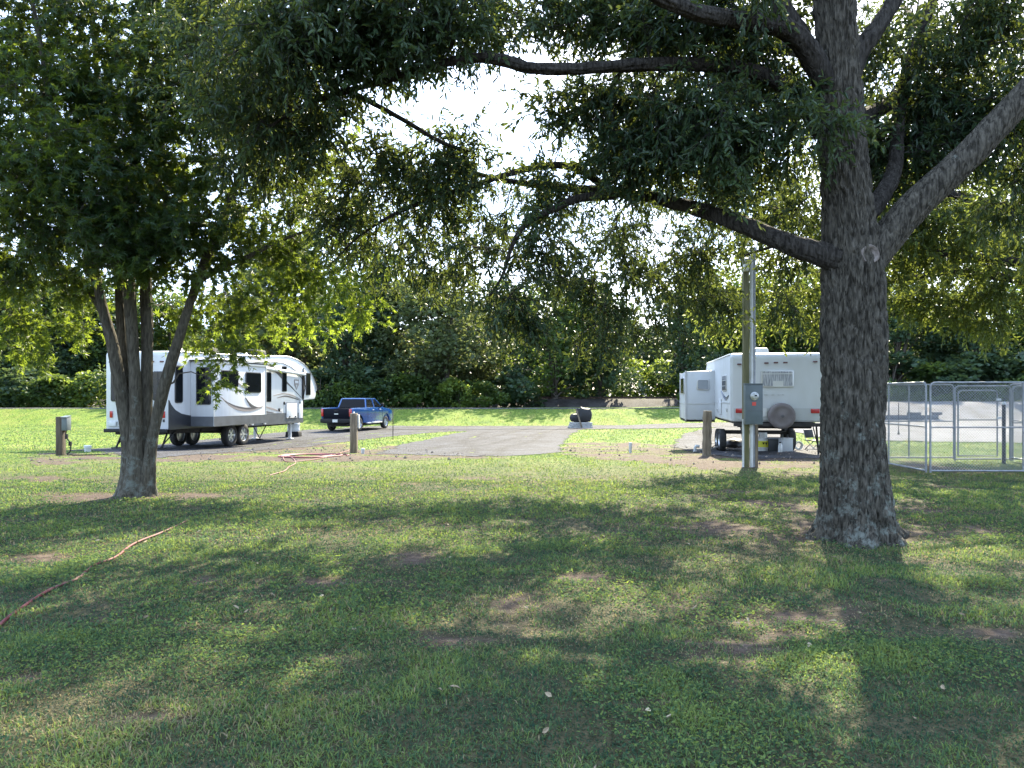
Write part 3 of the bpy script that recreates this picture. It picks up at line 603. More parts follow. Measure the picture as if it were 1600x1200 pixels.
# sawn-off branch stub with a pale callus round the cut
sc = P(1360, 397, OD - .315); mb = MB()
prof = [(.15,.28),(.125,.08),(.108,.02),(.092,-.012),(.074,-.006),(.06,.012),(.02,.018)]
mb.lathe(prof, sc, 'y', 28)
for v in mb.bm.verts:
    dx = v.co - sc; k = 1 + .16 * (float(vnoise(dx.x*22+9, dx.z*22, dx.y*12, 3)) - .5); v.co.x = sc.x + dx.x * k; v.co.z = sc.z + dx.z * k * 1.05
o = mb.build('pruned_knot', mat('cut_wood', (.10,.078,.066), .85, var=(.19,.16,.14), scale=14, bump=.5, bscale=40), oak); W(o)
oblobs = [
 (440,60,8.2,.95,46),(540,40,8.3,1.0,54),(640,30,8.4,.9,50),(700,50,8.5,.5,26),(500,110,8.6,.8,40),(590,70,8.7,.7,34),(420,160,8.9,.8,40),(380,60,9.4,.9,34),(470,195,9,.5,24),(390,230,9.6,.6,20),(340,130,10,.8,24),(330,20,9.6,.8,24),(430,260,10,.5,14),(735,20,8.9,.6,18),
 (712,235,9.9,.40,12),(735,265,9.9,.40,10),(690,262,9.9,.5,16),(610,235,9.9,.45,10),(560,275,10.3,.6,18),(650,300,10.3,.6,20),(540,350,10.6,.6,22),(600,380,10.8,.6,13),(680,350,10.6,.5,9),(740,320,10.4,.5,10),
 (500,320,11,.5,10),(640,430,11,.55,8),(700,410,10.6,.5,7),(760,400,10,.5,10),(800,450,9.8,.5,11),(830,490,9.8,.40,9),(770,490,10,.4,9),(850,400,9.8,.5,12),(860,340,9.6,.45,9),(900,430,10.4,.5,12),(945,490,10.6,.45,12),(925,535,10.7,.28,6),
 (1000,430,11,.55,14),(960,380,10.6,.5,10),(1060,400,11.5,.6,15),(1090,460,12,.6,12),(1020,500,12,.5,8),(1110,390,11,.45,8),(1225,470,11.6,.35,6),(1130,480,12,.3,4),(1240,330,10.6,.6,18),(1240,400,11,.35,6),(870,285,9.7,.45,12),(950,265,9.4,.4,10),(1010,275,9.2,.4,9),
 (890,20,9.2,.45,16),(950,20,9,.6,28),(1010,40,8.8,.5,28),(950,170,9.1,.5,20),(885,190,9.3,.32,7),(1000,190,9.0,.55,28),(1070,40,8.4,.6,32),(1080,170,8.4,.6,34),(1060,235,8.6,.55,18),(980,245,9,.45,10),(1140,190,8.3,.6,30),(1190,110,8.9,.5,24),(1130,80,8.8,.6,24),
 (1160,250,8.4,.55,20),(1210,220,8.3,.45,14),(1230,160,8.4,.35,9),(1100,280,9,.5,14),(840,40,9,.5,10),(800,10,8.8,.5,9),(1290,205,7.75,.20,6),(1150,20,8,.6,20),(1240,20,8.9,.5,10),(850,150,9.3,.28,4),
 (1380,90,9.2,.5,20),(1430,160,9.4,.6,32),(1390,210,9.4,.5,26),(1440,240,9.4,.55,30),(1480,120,9.2,.5,22),(1540,60,9,.55,18),(1560,180,9,.5,22),(1510,190,9.2,.45,18),(1590,260,9,.5,16),(1390,300,9.4,.45,14),(1370,250,9.4,.4,10),(1460,20,9.4,.5,8),(1560,10,8.6,.5,12),(1640,100,8.6,.7,20),(1590,320,9.4,.4,8),
 (620,330,15.5,1.0,20),(700,300,16.5,1.1,22),(780,360,15.6,1.0,20),(860,310,16.2,1.1,24),(930,350,15.8,1.0,22),(1000,340,15.8,1.0,20),(1060,300,16.4,1.1,22),(700,400,14.6,.9,12),(880,420,14.8,.8,12),(1010,420,15,.8,10),(560,380,14.6,.9,12),(1120,350,15.4,.9,12),(960,250,18,1.2,22),(1080,220,18,1.3,22),(1180,270,17.5,1.2,18),(740,470,14,.5,5),(960,480,14.2,.5,5),
 # boughs reaching away from the camera: these shade the lawn
 (960,110,14,1.2,21),(1050,120,13,1.5,33),(1200,150,12.5,1.3,25),(1320,180,13.5,1.4,25),(1430,130,14,1.4,25),(1000,240,14.5,1.2,18),(1120,280,13.8,1.1,18),(1230,300,13.5,1.1,17),(760,-20,12.5,1.3,21),(600,60,12,1.2,15),(1350,60,14,1.3,18),(1540,120,13,1.4,21),
 (930,200,15,.8,5),(900,-60,13,1.6,24),(1060,-80,13,1.7,27),(1200,-60,12,1.6,24),(1380,-80,12.5,1.7,25),(1560,-100,12,1.6,21),(750,-100,11.5,1.5,18),
 (620,-120,9.5,1.4,18),(800,-160,9,1.3,17),(1000,-180,8.5,1.4,18),(1200,-220,9.5,1.5,18),(1420,-220,9.5,1.5,18),(1650,-150,9,1.5,17),(1750,50,9,1.3,15),(1800,-300,9,1.5,12),
 (900,-450,9.5,1.8,18),(1150,-500,9.5,1.9,21),(1400,-500,9.5,1.9,21),(1650,-450,9,1.8,14),(1250,-850,9,2,21),(1350,-1100,8.6,1.6,14),
 (1750,-900,5.2,1.5,12),(900,-900,5.6,1.6,14),(650,-1200,4.9,1.3,10),(1900,-1500,4.4,1.3,8)]
tg = np.concatenate(sample_blobs(oblobs))
T1.grow(tg)
M_oaktwig = mat('oak_twig', (.018,.015,.012), .9)
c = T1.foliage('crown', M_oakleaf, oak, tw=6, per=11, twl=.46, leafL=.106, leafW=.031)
W(c)
o = T1.br.build('branches', M_oaktwig, oak); W(o)

# ---------------------------------------------------------------- the maple at the left
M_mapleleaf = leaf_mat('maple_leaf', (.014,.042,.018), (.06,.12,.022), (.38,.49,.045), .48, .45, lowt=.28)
maple = thing('maple_tree', 'leafy maple with five grey stems rising from one base in front of the camper', 'tree', (tb.x, tb.y, 0))
T2 = Tree(); MD = tb.y
def mapflare(pts, a):
    h = np.clip(pts[:, 2], 0, 3)[:, None]; return .80 + .85 * np.exp(-h / .24) * (1 + .5 * np.cos(4 * a + .4)[None, :])
STEMS = [
 [(205,785,MD,.16),(203,740,MD,.16),(200,690,MD-.03,.13),(190,620,MD-.1,.12),(176,540,MD-.2,.105),(160,480,MD-.3,.095),(145,410,MD-.4,.085),(120,320,MD-.6,.07),(85,200,MD-.8,.055),(60,50,MD-1,.04),(20,-150,MD-1.1,.02)],
 [(206,785,MD+.02,.16),(206,735,MD,.15),(205,680,MD+.05,.12),(197,600,MD+.1,.10),(190,520,MD+.15,.10),(186,440,MD+.2,.095),(180,340,MD+.3,.085),(165,230,MD+.4,.07),(150,100,MD+.5,.055),(140,-80,MD+.6,.035),(130,-250,MD+.6,.015)],
 [(210,785,MD-.05,.19),(211,730,MD-.05,.17),(212,670,MD-.06,.135),(211,600,MD-.08,.125),(206,520,MD-.1,.12),(202,440,MD-.1,.11),(203,340,MD-.1,.095),(212,220,MD,.075),(222,90,MD,.06),(230,-60,MD,.04),(235,-260,MD,.015)],
 [(218,785,MD+.05,.15),(222,735,MD+.06,.15),(226,680,MD+.08,.13),(229,600,MD+.1,.12),(230,520,MD+.15,.115),(228,440,MD+.2,.105),(233,350,MD+.3,.09),(250,240,MD+.5,.075),(265,110,MD+.7,.055),(285,-60,MD+.9,.035),(300,-220,MD+1,.015)],
 [(224,785,MD-.02,.13),(231,735,MD-.02,.13),(239,680,MD-.05,.115),(255,610,MD-.12,.11),(276,540,MD-.2,.10),(298,470,MD-.25,.09),(315,420,MD-.3,.08),(345,350,MD-.4,.068),(380,260,MD-.5,.055),(420,160,MD-.6,.04),(455,40,MD-.6,.02)],
 [(308,440,MD-.28,.06),(345,418,MD-.1,.05),(390,400,MD+.2,.04),(440,375,MD+.5,.03),(510,350,MD+.8,.018)],
 [(300,470,MD-.2,.05),(330,400,MD+.4,.045),(370,345,MD+.9,.038),(430,290,MD+1.5,.028),(500,220,MD+2,.016)],
 [(228,420,MD+.2,.055),(255,370,MD+.8,.045),(300,310,MD+1.6,.035),(350,260,MD+2.4,.02)],
 [(150,440,MD-.3,.05),(110,390,MD-.6,.04),(60,350,MD-1,.032),(0,310,MD-1.3,.02)],
 [(165,500,MD-.2,.045),(120,430,MD+.2,.036),(50,400,MD+.9,.028),(-30,380,MD+1.5,.016)],
]
for i, L in enumerate(STEMS):
    c = T2.limb(pl(L), 10); t = TubeSet(); big = i < 5
    t.add(c[:, :3], c[:, 3], 48 if big else 10, ridge=.006 if big else 0, rs=100 + i, flare=mapflare if big else None)
    o = t.build('stem' if big else 'limb', M_maplebark, maple); W(o)
mblobs = [
 (30,60,11,1.3,45),(120,40,11.4,1.3,48),(230,50,11.8,1.3,45),(340,40,11.6,1.2,30),(60,160,10.8,1.2,48),(160,170,11.2,1.1,48),(270,150,11.4,1.1,45),(370,160,11.4,1.0,26),(30,260,10.6,1.1,45),(120,270,10.6,1.0,48),(210,260,11,1.0,43),(320,250,11.4,.9,32),
 (60,350,10.8,.9,40),(150,350,10.5,.7,35),(230,360,10.9,.8,35),(40,420,11.6,.7,16),(110,430,11.8,.6,14),(300,350,11.2,.8,29),(370,330,11.2,.8,20),(200,395,10.6,.5,21),(280,410,11.2,.5,10),(340,390,11.6,.5,12),
 (430,230,12.2,.9,17),(500,210,13,.8,11),(460,310,13,.9,16),(520,280,13.4,.6,8),(400,400,13,.8,16),(460,400,13.4,.8,17),(510,440,13.8,.7,14),(430,460,13.6,.7,14),(545,480,14,.5,8),(370,480,13.4,.6,12),(320,520,13.2,.5,9),(480,500,14,.5,7),(565,415,13.8,.5,6),
 (420,100,12.4,.9,16),(300,490,13,.45,6),(355,545,12.8,.35,5),(335,590,12.4,.20,3),(550,350,14,.6,6),(250,300,13.4,1.1,24),(130,360,13.6,1.1,18),(20,480,12.4,.6,12),(80,500,12.8,.6,11),(15,540,12.8,.35,5),(130,470,13,.4,5),(65,560,12.8,.2,2),
 (-80,100,11,1.4,35),(-90,280,10.8,1.3,35),(-60,400,11.4,1.0,16),(-180,200,11.4,1.4,27),(-200,380,12,1.1,16),
 (60,-90,11.4,1.6,35),(220,-120,11.8,1.6,37),(380,-90,11.8,1.4,20),(150,-280,11.8,1.6,29),(-80,-100,11.4,1.5,24),(300,-250,12,1.5,21),(60,200,14,1.5,21),(220,120,14.2,1.5,21),(380,60,14,1.4,12)]
T2.grow(np.concatenate(sample_blobs(mblobs)))
def maptint(pos, t):   # backlit glow painted into the tint, rising to the right and low down
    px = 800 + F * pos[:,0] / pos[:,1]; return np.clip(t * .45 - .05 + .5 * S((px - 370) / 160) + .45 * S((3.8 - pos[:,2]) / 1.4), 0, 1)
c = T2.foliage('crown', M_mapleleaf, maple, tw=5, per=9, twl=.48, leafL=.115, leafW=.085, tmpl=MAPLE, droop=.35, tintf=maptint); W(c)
o = T2.br.build('branches', mat('maple_twig', (.06,.05,.038), .9), maple); W(o)

# ---------------------------------------------------------------- second oak, beyond the kennel
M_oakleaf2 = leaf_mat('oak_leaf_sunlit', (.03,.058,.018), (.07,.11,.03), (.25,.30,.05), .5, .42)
oak2 = thing('oak_tree', 'second oak past the wire kennel, reaching long boughs in behind the big oak trunk', 'tree', (13.6, 17.2, 0))
T3 = Tree(); D2 = 17.2
trunk2 = T3.limb([(13.6,17.2,-.2,.4),(13.6,17.2,1.5,.36),(13.5,17.2,3.2,.33),(13.5,17.3,5,.28),(13.5,17.3,8,.2),(13.6,17.4,11,.1),(13.6,17.4,13,.04)], 8)
t = TubeSet(); t.add(trunk2[:, :3], trunk2[:, 3], 40, ridge=.02, rs=77, flare=lambda p, a: 1 + .5*np.exp(-np.clip(p[:,2],0,3)/.3)[:,None]*np.ones(len(a))[None]); o = t.build('trunk', M_oakbark, oak2); W(o)
for L in [
 [(1700,420,D2,.16),(1600,409,D2-.4,.125),(1487,398,D2-.9,.10),(1409,382,D2-1.2,.085),(1320,370,D2-1.4,.065),(1230,380,D2-1.5,.04),(1160,400,D2-1.4,.02)],
 [(1720,385,D2,.15),(1600,337,D2-1.2,.11),(1476,300,D2-2.2,.085),(1400,285,D2-2.8,.06),(1300,270,D2-3.2,.035)],
 [(1710,470,D2,.14),(1600,440,D2+.8,.11),(1487,424,D2+1.6,.09),(1400,440,D2+2.2,.06),(1300,450,D2+2.8,.04),(1200,460,D2+3.2,.02)],
 [(1710,300,D2,.14),(1600,230,D2+.5,.10),(1450,180,D2+1,.07),(1300,150,D2+1.5,.03)],
 [(1710,330,D2,.14),(1800,200,D2-2,.10),(1850,50,D2-4,.05)],
 [(1720,150,D2,.12),(1620,60,D2-.5,.08),(1500,-20,D2-1,.04)],
 [(1720,400,D2,.14),(1620,360,D2+2,.11),(1500,330,D2+4,.07),(1400,330,D2+5.5,.03)]]:
    c = T3.limb(pl(L), 7); t = TubeSet(); t.add(c[:, :3], c[:, 3], 12, ridge=.004, rs=9); o = t.build('limb', M_limbbark, oak2); W(o)
b2 = [(1160,380,18.6,1.0,18),(1230,350,18,1.0,20),(1150,460,18.5,.8,12),(1220,430,18.5,1.0,18),(1260,490,18,.8,14),(1300,320,15,1.0,16),(1400,330,15.5,1.0,22),(1420,400,16,.9,20),(1470,350,15,.9,22),(1500,400,16.5,.9,22),(1540,330,15.5,.9,18),
 (1440,460,18.5,.8,16),(1500,470,18,.8,16),(1400,480,19.5,.7,10),(1560,450,17,.8,16),(1600,380,16.6,1.0,20),(1580,500,17,.7,10),(1530,510,19,.6,8),(1640,430,17,1.2,16),(1700,350,17,1.6,22),(1340,440,19,1.0,14),(1290,400,18,1.0,14),
 (1450,200,18,1.3,16),(1560,200,17.5,1.3,20),(1350,230,17.5,1.2,12),(1250,220,18,1.0,8),(1650,200,17,1.6,22),(1550,60,17,1.6,18),(1680,30,17,2,22),(1420,60,17.5,1.2,10),(1800,200,15,2,22),(1850,0,15,2,18),(1750,-200,17,2.2,20),(1500,250,21,1.5,14),(1400,300,22,1.2,10),(1900,350,16,1.6,14),(1850,380,13,1.2,10),(1650,420,14.5,.8,8),
 (1100,430,18,.6,8),(1110,500,18,.5,5),(1180,500,18.5,.5,5),
 (1400,410,22,1.4,24),(1480,430,21.5,1.3,22),(1560,410,21,1.4,22),(1620,440,20,1.4,14),(1350,400,22.5,1.2,14),(1440,380,19,1.3,18),(1540,360,18.5,1.3,18),(1390,350,17,1.2,14),(1380,360,24,1.5,22),(1470,330,24,1.5,24),(1560,360,23,1.5,22),(1420,280,25,1.5,20),(1520,290,24.5,1.5,20),(1330,320,25,1.3,14),(1620,300,22,1.5,18),(1700,380,21,1.5,14),(1500,220,23,1.5,14),(1620,180,21,1.5,14)]
T3.grow(np.concatenate(sample_blobs(b2)))
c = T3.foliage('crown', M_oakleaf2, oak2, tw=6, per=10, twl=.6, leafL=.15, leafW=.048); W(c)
o = T3.br.build('branches', M_oaktwig, oak2); W(o)

# ---------------------------------------------------------------- tree line beyond the bank
def far_tree(h, cr, seed, m, nleaf=11000, lobes=16, low=.06, leaf=.30, trunks=1, name='broadleaf_tree'):
    """crown of uneven lobes around a forked trunk, modelled at the origin"""
    g = np.random.default_rng(seed); root = bpy.data.objects.new(name, None); col.objects.link(root)
    C = []; Rr = []
    for i in range(lobes):
        z = h * (low + .1 + (.84 - low) * (i + g.random()) / lobes); a = g.random() * 6.28
        prof = np.sin(np.pi * min(1, max(.08, (z / h - low * .5))) ** .8) ** .6
        q = cr * prof * (.25 + .55 * g.random()); C.append((math.cos(a) * q, math.sin(a) * q, z)); Rr.append(cr * (.30 + .25 * g.random()))
    C = np.array(C); Rr = np.array(Rr)
    w_ = Rr**2 / (Rr**2).sum(); k = g.choice(lobes, nleaf, p=w_); v = nrm(g.normal(size=(nleaf, 3))); rad = Rr[k] * (.35 + .65 * g.random(nleaf)**.45)
    pos = C[k] + v * rad[:, None] * np.array([1, 1, .75]); n = fbm(pos[:,0]*.9+seed, pos[:,1]*.9, pos[:,2]*.9, seed=seed, oct=3)
    keep = (n > .40) & (pos[:, 2] > .15); pos, v, n = pos[keep], v[keep], n[keep]; N = len(pos)
    tint = np.clip(g.random(N) * .6 + (n - .40) * 1.4, 0, 1); L = leaf * (.5 + .9 * g.random(N))
    dirs = nrm(v * .6 + g.normal(size=(N, 3)) * .8)
    t = TubeSet()
    for s_ in range(trunks):
        x0, y0 = (g.random(2) - .5) * .7 * (trunks > 1); tx, ty = (g.random(2) - .5) * cr * .6
        z = np.linspace(-.6, h * .8, 10); u = (z + .6) / (h * .8 + .6); r0 = .028 * h / trunks**.5
        t.add(np.stack([x0 + tx * u**1.5 + .2*np.sin(u*5+s_), y0 + ty * u**1.5, z], -1), r0 * (1 - u * .85), 8)
    for i in range(lobes):
        c_ = C[i]; z0 = max(.8, c_[2] * .45); p0 = np.array([0, 0, z0]); u = np.linspace(0, 1, 6)[:, None]
        pts = p0 + (c_ - p0) * u + np.array([0, 0, 1]) * np.sin(u * np.pi) * .3; t.add(pts, .010 * h * (1 - u[:, 0] * .8), 5)
    t.build('trunk', M_farbark, root)
    leaf_mesh('crown', pos, dirs, L, L * .8, CLUMP, m, root, tint)
    return root
M_f1 = leaf_mat('dark_green_leaf', (.018,.045,.026), (.055,.095,.045), (.13,.18,.05), .36)  # lifted a little towards blue, standing in for haze over the wood
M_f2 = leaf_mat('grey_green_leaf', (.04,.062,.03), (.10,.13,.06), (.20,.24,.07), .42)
M_f3 = leaf_mat('mid_green_leaf', (.022,.050,.016), (.065,.11,.028), (.20,.27,.04), .42)
M_f4 = leaf_mat('bright_leaf', (.05,.09,.02), (.11,.17,.035), (.32,.40,.06), .5)
FT = [(far_tree(12, 4.2, 1, M_f1), 12), (far_tree(12, 4.8, 2, M_f2, 13000, 20), 12), (far_tree(12, 4.4, 3, M_f3, 12000, 18, trunks=2), 12), (far_tree(12, 3.4, 4, M_f1, 9000, 14, trunks=2), 12), (far_tree(12, 5.2, 5, M_f3, 13000, 20), 12)]
FS = [(far_tree(3, 1.6, 6, M_f3, 2400, 8, -.02, .22, name='bush'), 3), (far_tree(3, 1.8, 7, M_f4, 2400, 8, -.02, .20, name='bush'), 3), (far_tree(3, 1.9, 8, M_f1, 2600, 9, -.02, .24, name='bush'), 3)]
used = set()
def plant(proto, px, d, h, label, wide=1.0, z=None, cat='tree', group='trees of the wood beyond the bank'):
    root, h0 = proto
    o = root if id(root) not in used else copy_tree(root); used.add(id(root))
    x = (px - 800) / F * d; s = h / h0
    o.location = (x, d, float(Z(x, d)) - .1 if z is None else z); o.scale = (s * wide, s * wide, s); o.rotation_euler = (0, 0, rng.random() * 6.28)
    tag(o, label, cat, group)
def top(py, d): return CAMZ + (HY - py) / F * d - .8
for (k, px, d, py, wide, lab) in [
 (0,-60,70,400,1.2,'dark tree at the far left edge, above the post with the outlet box'),
 (2,40,74,430,1.1,'mid green tree beyond the grassy bank just left of the big camper'),
 (3,115,78,425,1.2,'dark tree rising right behind the tail of the big camper'),
 (4,190,82,440,1.1,'tree seen between the maple stems over the camper roof'),
 (2,262,84,455,1.0,'tree showing above the rear third of the camper roof'),
 (0,385,86,448,.9,'dark tree showing above the camper roof under the yellow-green maple leaves'),
 (1,468,80,372,1.2,'tall hazy grey green tree behind the rounded nose of the big camper'),
 (0,545,72,425,1.05,'dark tree with bare lower boughs right behind the blue pickup'),
 (3,610,74,400,1.1,'tall dark tree behind the thin metal stake, right of the pickup'),
 (1,690,70,425,1.25,'broad olive green tree with rounded crown at the left of the gap in the wood'),
 (1,745,76,470,1.0,'low pale olive tree right of the broad olive one'),
 (3,800,88,435,1.1,'slim dark tree standing back in the dip of the tree line'),
 (4,868,72,440,1.2,'rounded dark green tree behind the black covered heap'),
 (0,938,73,436,1.05,'dark tree with a thick trunk beside the open gap over the railway'),
 (3,1068,72,432,1.1,'slender dark tree on the far side of the gap, left of the white trailer'),
 (2,1130,80,440,1.1,'mid green tree rising behind the slide-out of the white trailer'),
 (4,1215,84,430,1.1,'tree showing over the roof of the white trailer'),
 (0,1290,86,425,1.1,'dark tree of the wood hidden mostly by the big oak trunk'),
 (3,1400,74,430,1.2,'dark tree beyond the kennel just right of the big oak trunk'),
 (4,1462,78,470,1.1,'mid green tree of the wood above the kennel corner post'),
 (0,1535,72,455,1.3,'very dark tree of the wood behind the kennel gate'),
 (2,1620,74,440,1.2,'tree of the wood at the right edge beyond the gravel lot'),
 (0,1720,74,420,1.3,'dark tree outside the right edge of the wood'),
 (1,-180,76,420,1.3,'tall grey green tree beyond the left edge of the wood')]:
    plant(FT[k], px, d, top(py, d), lab, wide)
for (k, px, d, h, wide, lab) in [
 (2,20,68,3.6,1.5,'dark bush at the foot of the wood at the far left'),(0,75,67,3.0,1.4,'green bush under the trees left of the socket post'),(1,135,68,3.2,1.3,'lighter bush under the trees close to the camper tail'),
 (2,500,68,3.5,1.5,'dark bush behind the nose of the camper'),(2,575,69,3.8,1.6,'dark bush behind the roof of the blue pickup'),(0,640,67.5,3.0,1.5,'leafy bush beyond the bank right of the metal stake'),
 (1,716,66.5,2.6,1.3,'pale sunlit bush under the broad olive tree'),(0,762,66.5,2.4,1.4,'small green bush at the foot of the dip in the tree line'),(2,815,70,3.8,1.4,'dark bush left of the rounded tree'),
 (1,842,82,3.4,1.1,'sunlit yellow green bush over the left stretch of railway'),(2,880,80,4.5,1.5,'dark bush behind the rails and the black heap'),(1,890,81,2.6,1.1,'small bright bush showing over the rails above the black heap'),
 (1,972,84,6.0,1.0,'tall bright bush on the left side of the gap in the wood'),(1,1032,86,5.0,.9,'bright bush on the right side of the gap in the wood'),(0,1085,68,3.2,1.2,'green bush beside the trailer slide-out'),
 (2,1180,72,4.0,1.6,'dark bush behind the white trailer'),(2,1265,74,4.2,1.6,'dark bush behind the right end of the white trailer'),
 (2,1395,72,4.6,1.6,'dark bush beyond the gravel lot right of the oak trunk'),(0,1450,70,3.6,1.5,'green bush beyond the gravel lot behind the kennel corner'),(2,1510,70,4.4,1.6,'dark bush beyond the gravel lot behind the kennel gate'),(2,1580,70,4.6,1.6,'dark bush beyond the gravel lot at the right edge'),(0,1650,70,4,1.6,'green bush past the right edge of the gravel lot'),
 (2,-60,68,3.6,1.6,'dark bush at the left edge of the wood'),(2,250,70,4,1.8,'dark bush hidden behind the big camper'),(2,380,70,4,1.8,'dark bush seen under the middle of the camper')]:
    plant(FS[k], px, d, h, lab, wide, cat='bush', group='bushes along the foot of the wood')
# deep wood behind, reads as one dark mass
gx = []; gn = 90000
xs_ = (rng.random(gn) - .5) * 190; yd = 90 + rng.random(gn) * 14; hh_ = 8.4 + 3.5 * fbm(xs_*.09, xs_*0, seed=4, oct=3)
zz0_ = rng.random(gn); gap = np.clip(1 - np.abs(xs_ / yd * F + 800 - 1002) / 24, 0, 1) * (zz0_ < .35) + np.clip(1 - np.abs(xs_ / yd * F + 800 - 340) / 60, 0, 1) * .35; zz_ = .4 + zz0_ ** .8 * (hh_ - .4)
kp = (fbm(xs_*.35, yd*.35, zz_*.35, seed=6, oct=3) > .42) & (rng.random(gn) > gap * 1.6) ; ps_ = np.stack([xs_, yd, zz_], -1)[kp]; n_ = len(ps_)
tag(leaf_mesh('distant_wood', ps_, rng.normal(size=(n_, 3)), .75*(.5+rng.random(n_)), .6*(.5+rng.random(n_)), CLUMP, M_f1, None, rng.random(n_)*.8), 'deep dark wood filling in behind the nearer trees', 'wood', kind='stuff')
# far tree in the gap, blue-grey haze painted into its leaf colour
M_f5 = leaf_mat('hazed_far_leaf', (.07,.10,.085), (.13,.17,.14), (.2,.26,.2), .4)
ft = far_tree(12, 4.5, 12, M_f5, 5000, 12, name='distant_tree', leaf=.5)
plant((ft, 12), 1002, 190, 11, 'small hazy blue grey tree far off in the gap between the woods', 1.0, z=.3, group=None)

# undergrowth that hides the foot of the wood and most of the railway
nu = 30000; ux_ = np.concatenate([-62 + 59 * rng.random(nu//2 + 4000), 21 + 45 * rng.random(nu//2 - 4000)]); uy_ = 66.2 + 2.6 * rng.random(nu); uh_ = .3 + 6.5 * np.clip(fbm(ux_*.22, uy_*.22, seed=14, oct=4) - .30, 0, 1)
up_ = np.stack([ux_, uy_, Z(ux_, uy_) + rng.random(nu)**.8 * uh_], -1); ut_ = np.clip(fbm(ux_*.8, uy_*.8, seed=15, oct=3) * 1.2 - .3 + .4 * rng.random(nu), 0, 1)
tag(leaf_mesh('undergrowth', up_, rng.normal(size=(nu,3)), .30*(.5+rng.random(nu)), .22*(.5+rng.random(nu)), CLUMP, M_f3, None, ut_), 'tangled green undergrowth along the foot of the wood', 'undergrowth', kind='stuff')
# ================================================================== VEHICLES AND THINGS
M_white = mat('white_gelcoat', (.54,.55,.565), .35, var=(.49,.49,.49), scale=2.2, lo=.3, hi=.8, stretch=(3,3,.35))
M_cream = mat('weathered_white_panel', (.50,.52,.535), .45, var=(.43,.44,.435), scale=1.8, lo=.3, hi=.75, stretch=(1,1,.35))
M_lowcream = mat('greyer_lower_panel', (.40,.415,.41), .45, var=(.34,.345,.33), scale=2, stretch=(1,1,.3))
M_trim = mat('aluminium_trim', (.55,.56,.57), .4, .8)
M_greyband = mat('grey_lower_panel', (.085,.09,.10), .4, var=(.065,.067,.073), scale=3)
M_darkpanel = mat('charcoal_panel', (.02,.022,.027), .35)
M_black = mat('black_plastic', (.008,.008,.009), .6, bump=.1, spec=.3)
M_under = mat('dusty_chassis', (.02,.019,.018), .8, .2, var=(.045,.04,.035), scale=6)
M_glass = mat('dark_window_glass', (.005,.006,.008), .08, spec=.45)
M_frame = mat('black_window_frame', (.015,.015,.016), .4)
M_red = mat('red_lens', (.35,.01,.015), .25, coat=.5)
M_amber = mat('amber_lens', (.07,.012,.01), .3)
M_tyre = mat('tyre_rubber', (.018,.018,.018), .85, var=(.035,.033,.03), scale=12, bump=.2)
M_rim = mat('alloy_wheel', (.62,.63,.64), .3, .7)
M_steel = mat('galvanised_steel', (.20,.21,.225), .5, .6, var=(.29,.30,.315), scale=10)
M_decal = mat('dark_stripe', (.06,.055,.06), .4)
M_decal2 = mat('taupe_stripe', (.22,.19,.18), .4)
M_blue = mat('blue_car_paint', (.010,.08,.26), .25, .3, coat=.8, var=(.009,.072,.24), scale=2)
M_plate = mat('licence_plate', (.55,.55,.52), .5)
M_wood = mat('weathered_timber', (.10,.077,.052), .85, var=(.20,.16,.11), scale=6, bump=.5, bscale=30, stretch=(3,3,.35))
M_wood2 = mat('dark_treated_timber', (.05,.038,.027), .85, var=(.095,.073,.05), scale=6, bump=.5, bscale=30, stretch=(3,3,.35))
M_pvc = mat('white_pvc', (.50,.51,.50), .4, var=(.40,.40,.38), scale=6)

def wheel(root, c, r, wdt, side, rim_m=M_rim, spokes=6):
    """wheel with its axle along local x; side = +1 shows the outer face to +x"""
    c = Vector(c); h = wdt / 2
    t = MB(); t.lathe([(r*.62,-h*.9),(r*.86,-h),(r*.97,-h*.8),(r,-h*.4),(r,h*.4),(r*.97,h*.8),(r*.86,h),(r*.62,h*.9)], c, 'x', 36, cap=False)
    ty = t.build('tyre', M_tyre, None, smooth=50)
    m = MB(); m.lathe([(r*.64,-h*.8),(r*.64,h*.75),(r*.60,h*.85),(r*.56,h*.6),(r*.54,-h*.2),(r*.30,-h*.25),(r*.02,-h*.25)] if side > 0 else [(r*.64,h*.8),(r*.64,-h*.75),(r*.60,-h*.85),(r*.56,-h*.6),(r*.54,h*.2),(r*.30,h*.25),(r*.02,h*.25)], c, 'x', 36, cap=False)
    for k in range(spokes):
        a = k * 2 * math.pi / spokes; mid = c + Vector((side * h * .45, math.cos(a) * r * .33, math.sin(a) * r * .33))
        m.box(mid, (h * .35, r * .50, r * .15), rx=a)
    m.lathe([(r*.15,-h*.5),(r*.15,h*.75 if side > 0 else h*.5),(r*.06,h*.8 if side > 0 else h*.55)] if side > 0 else [(r*.15,h*.5),(r*.15,-h*.75),(r*.06,-h*.8)], c, 'x', 14)
    wh = bpy.data.objects.new('wheel', None); col.objects.link(wh); wh.parent = root; wh.location = c
    ri = m.build('rim', rim_m, wh, smooth=40); ty.parent = wh
    for o in (ri, ty): o.matrix_parent_inverse = Matrix.Translation(-c)
    return wh
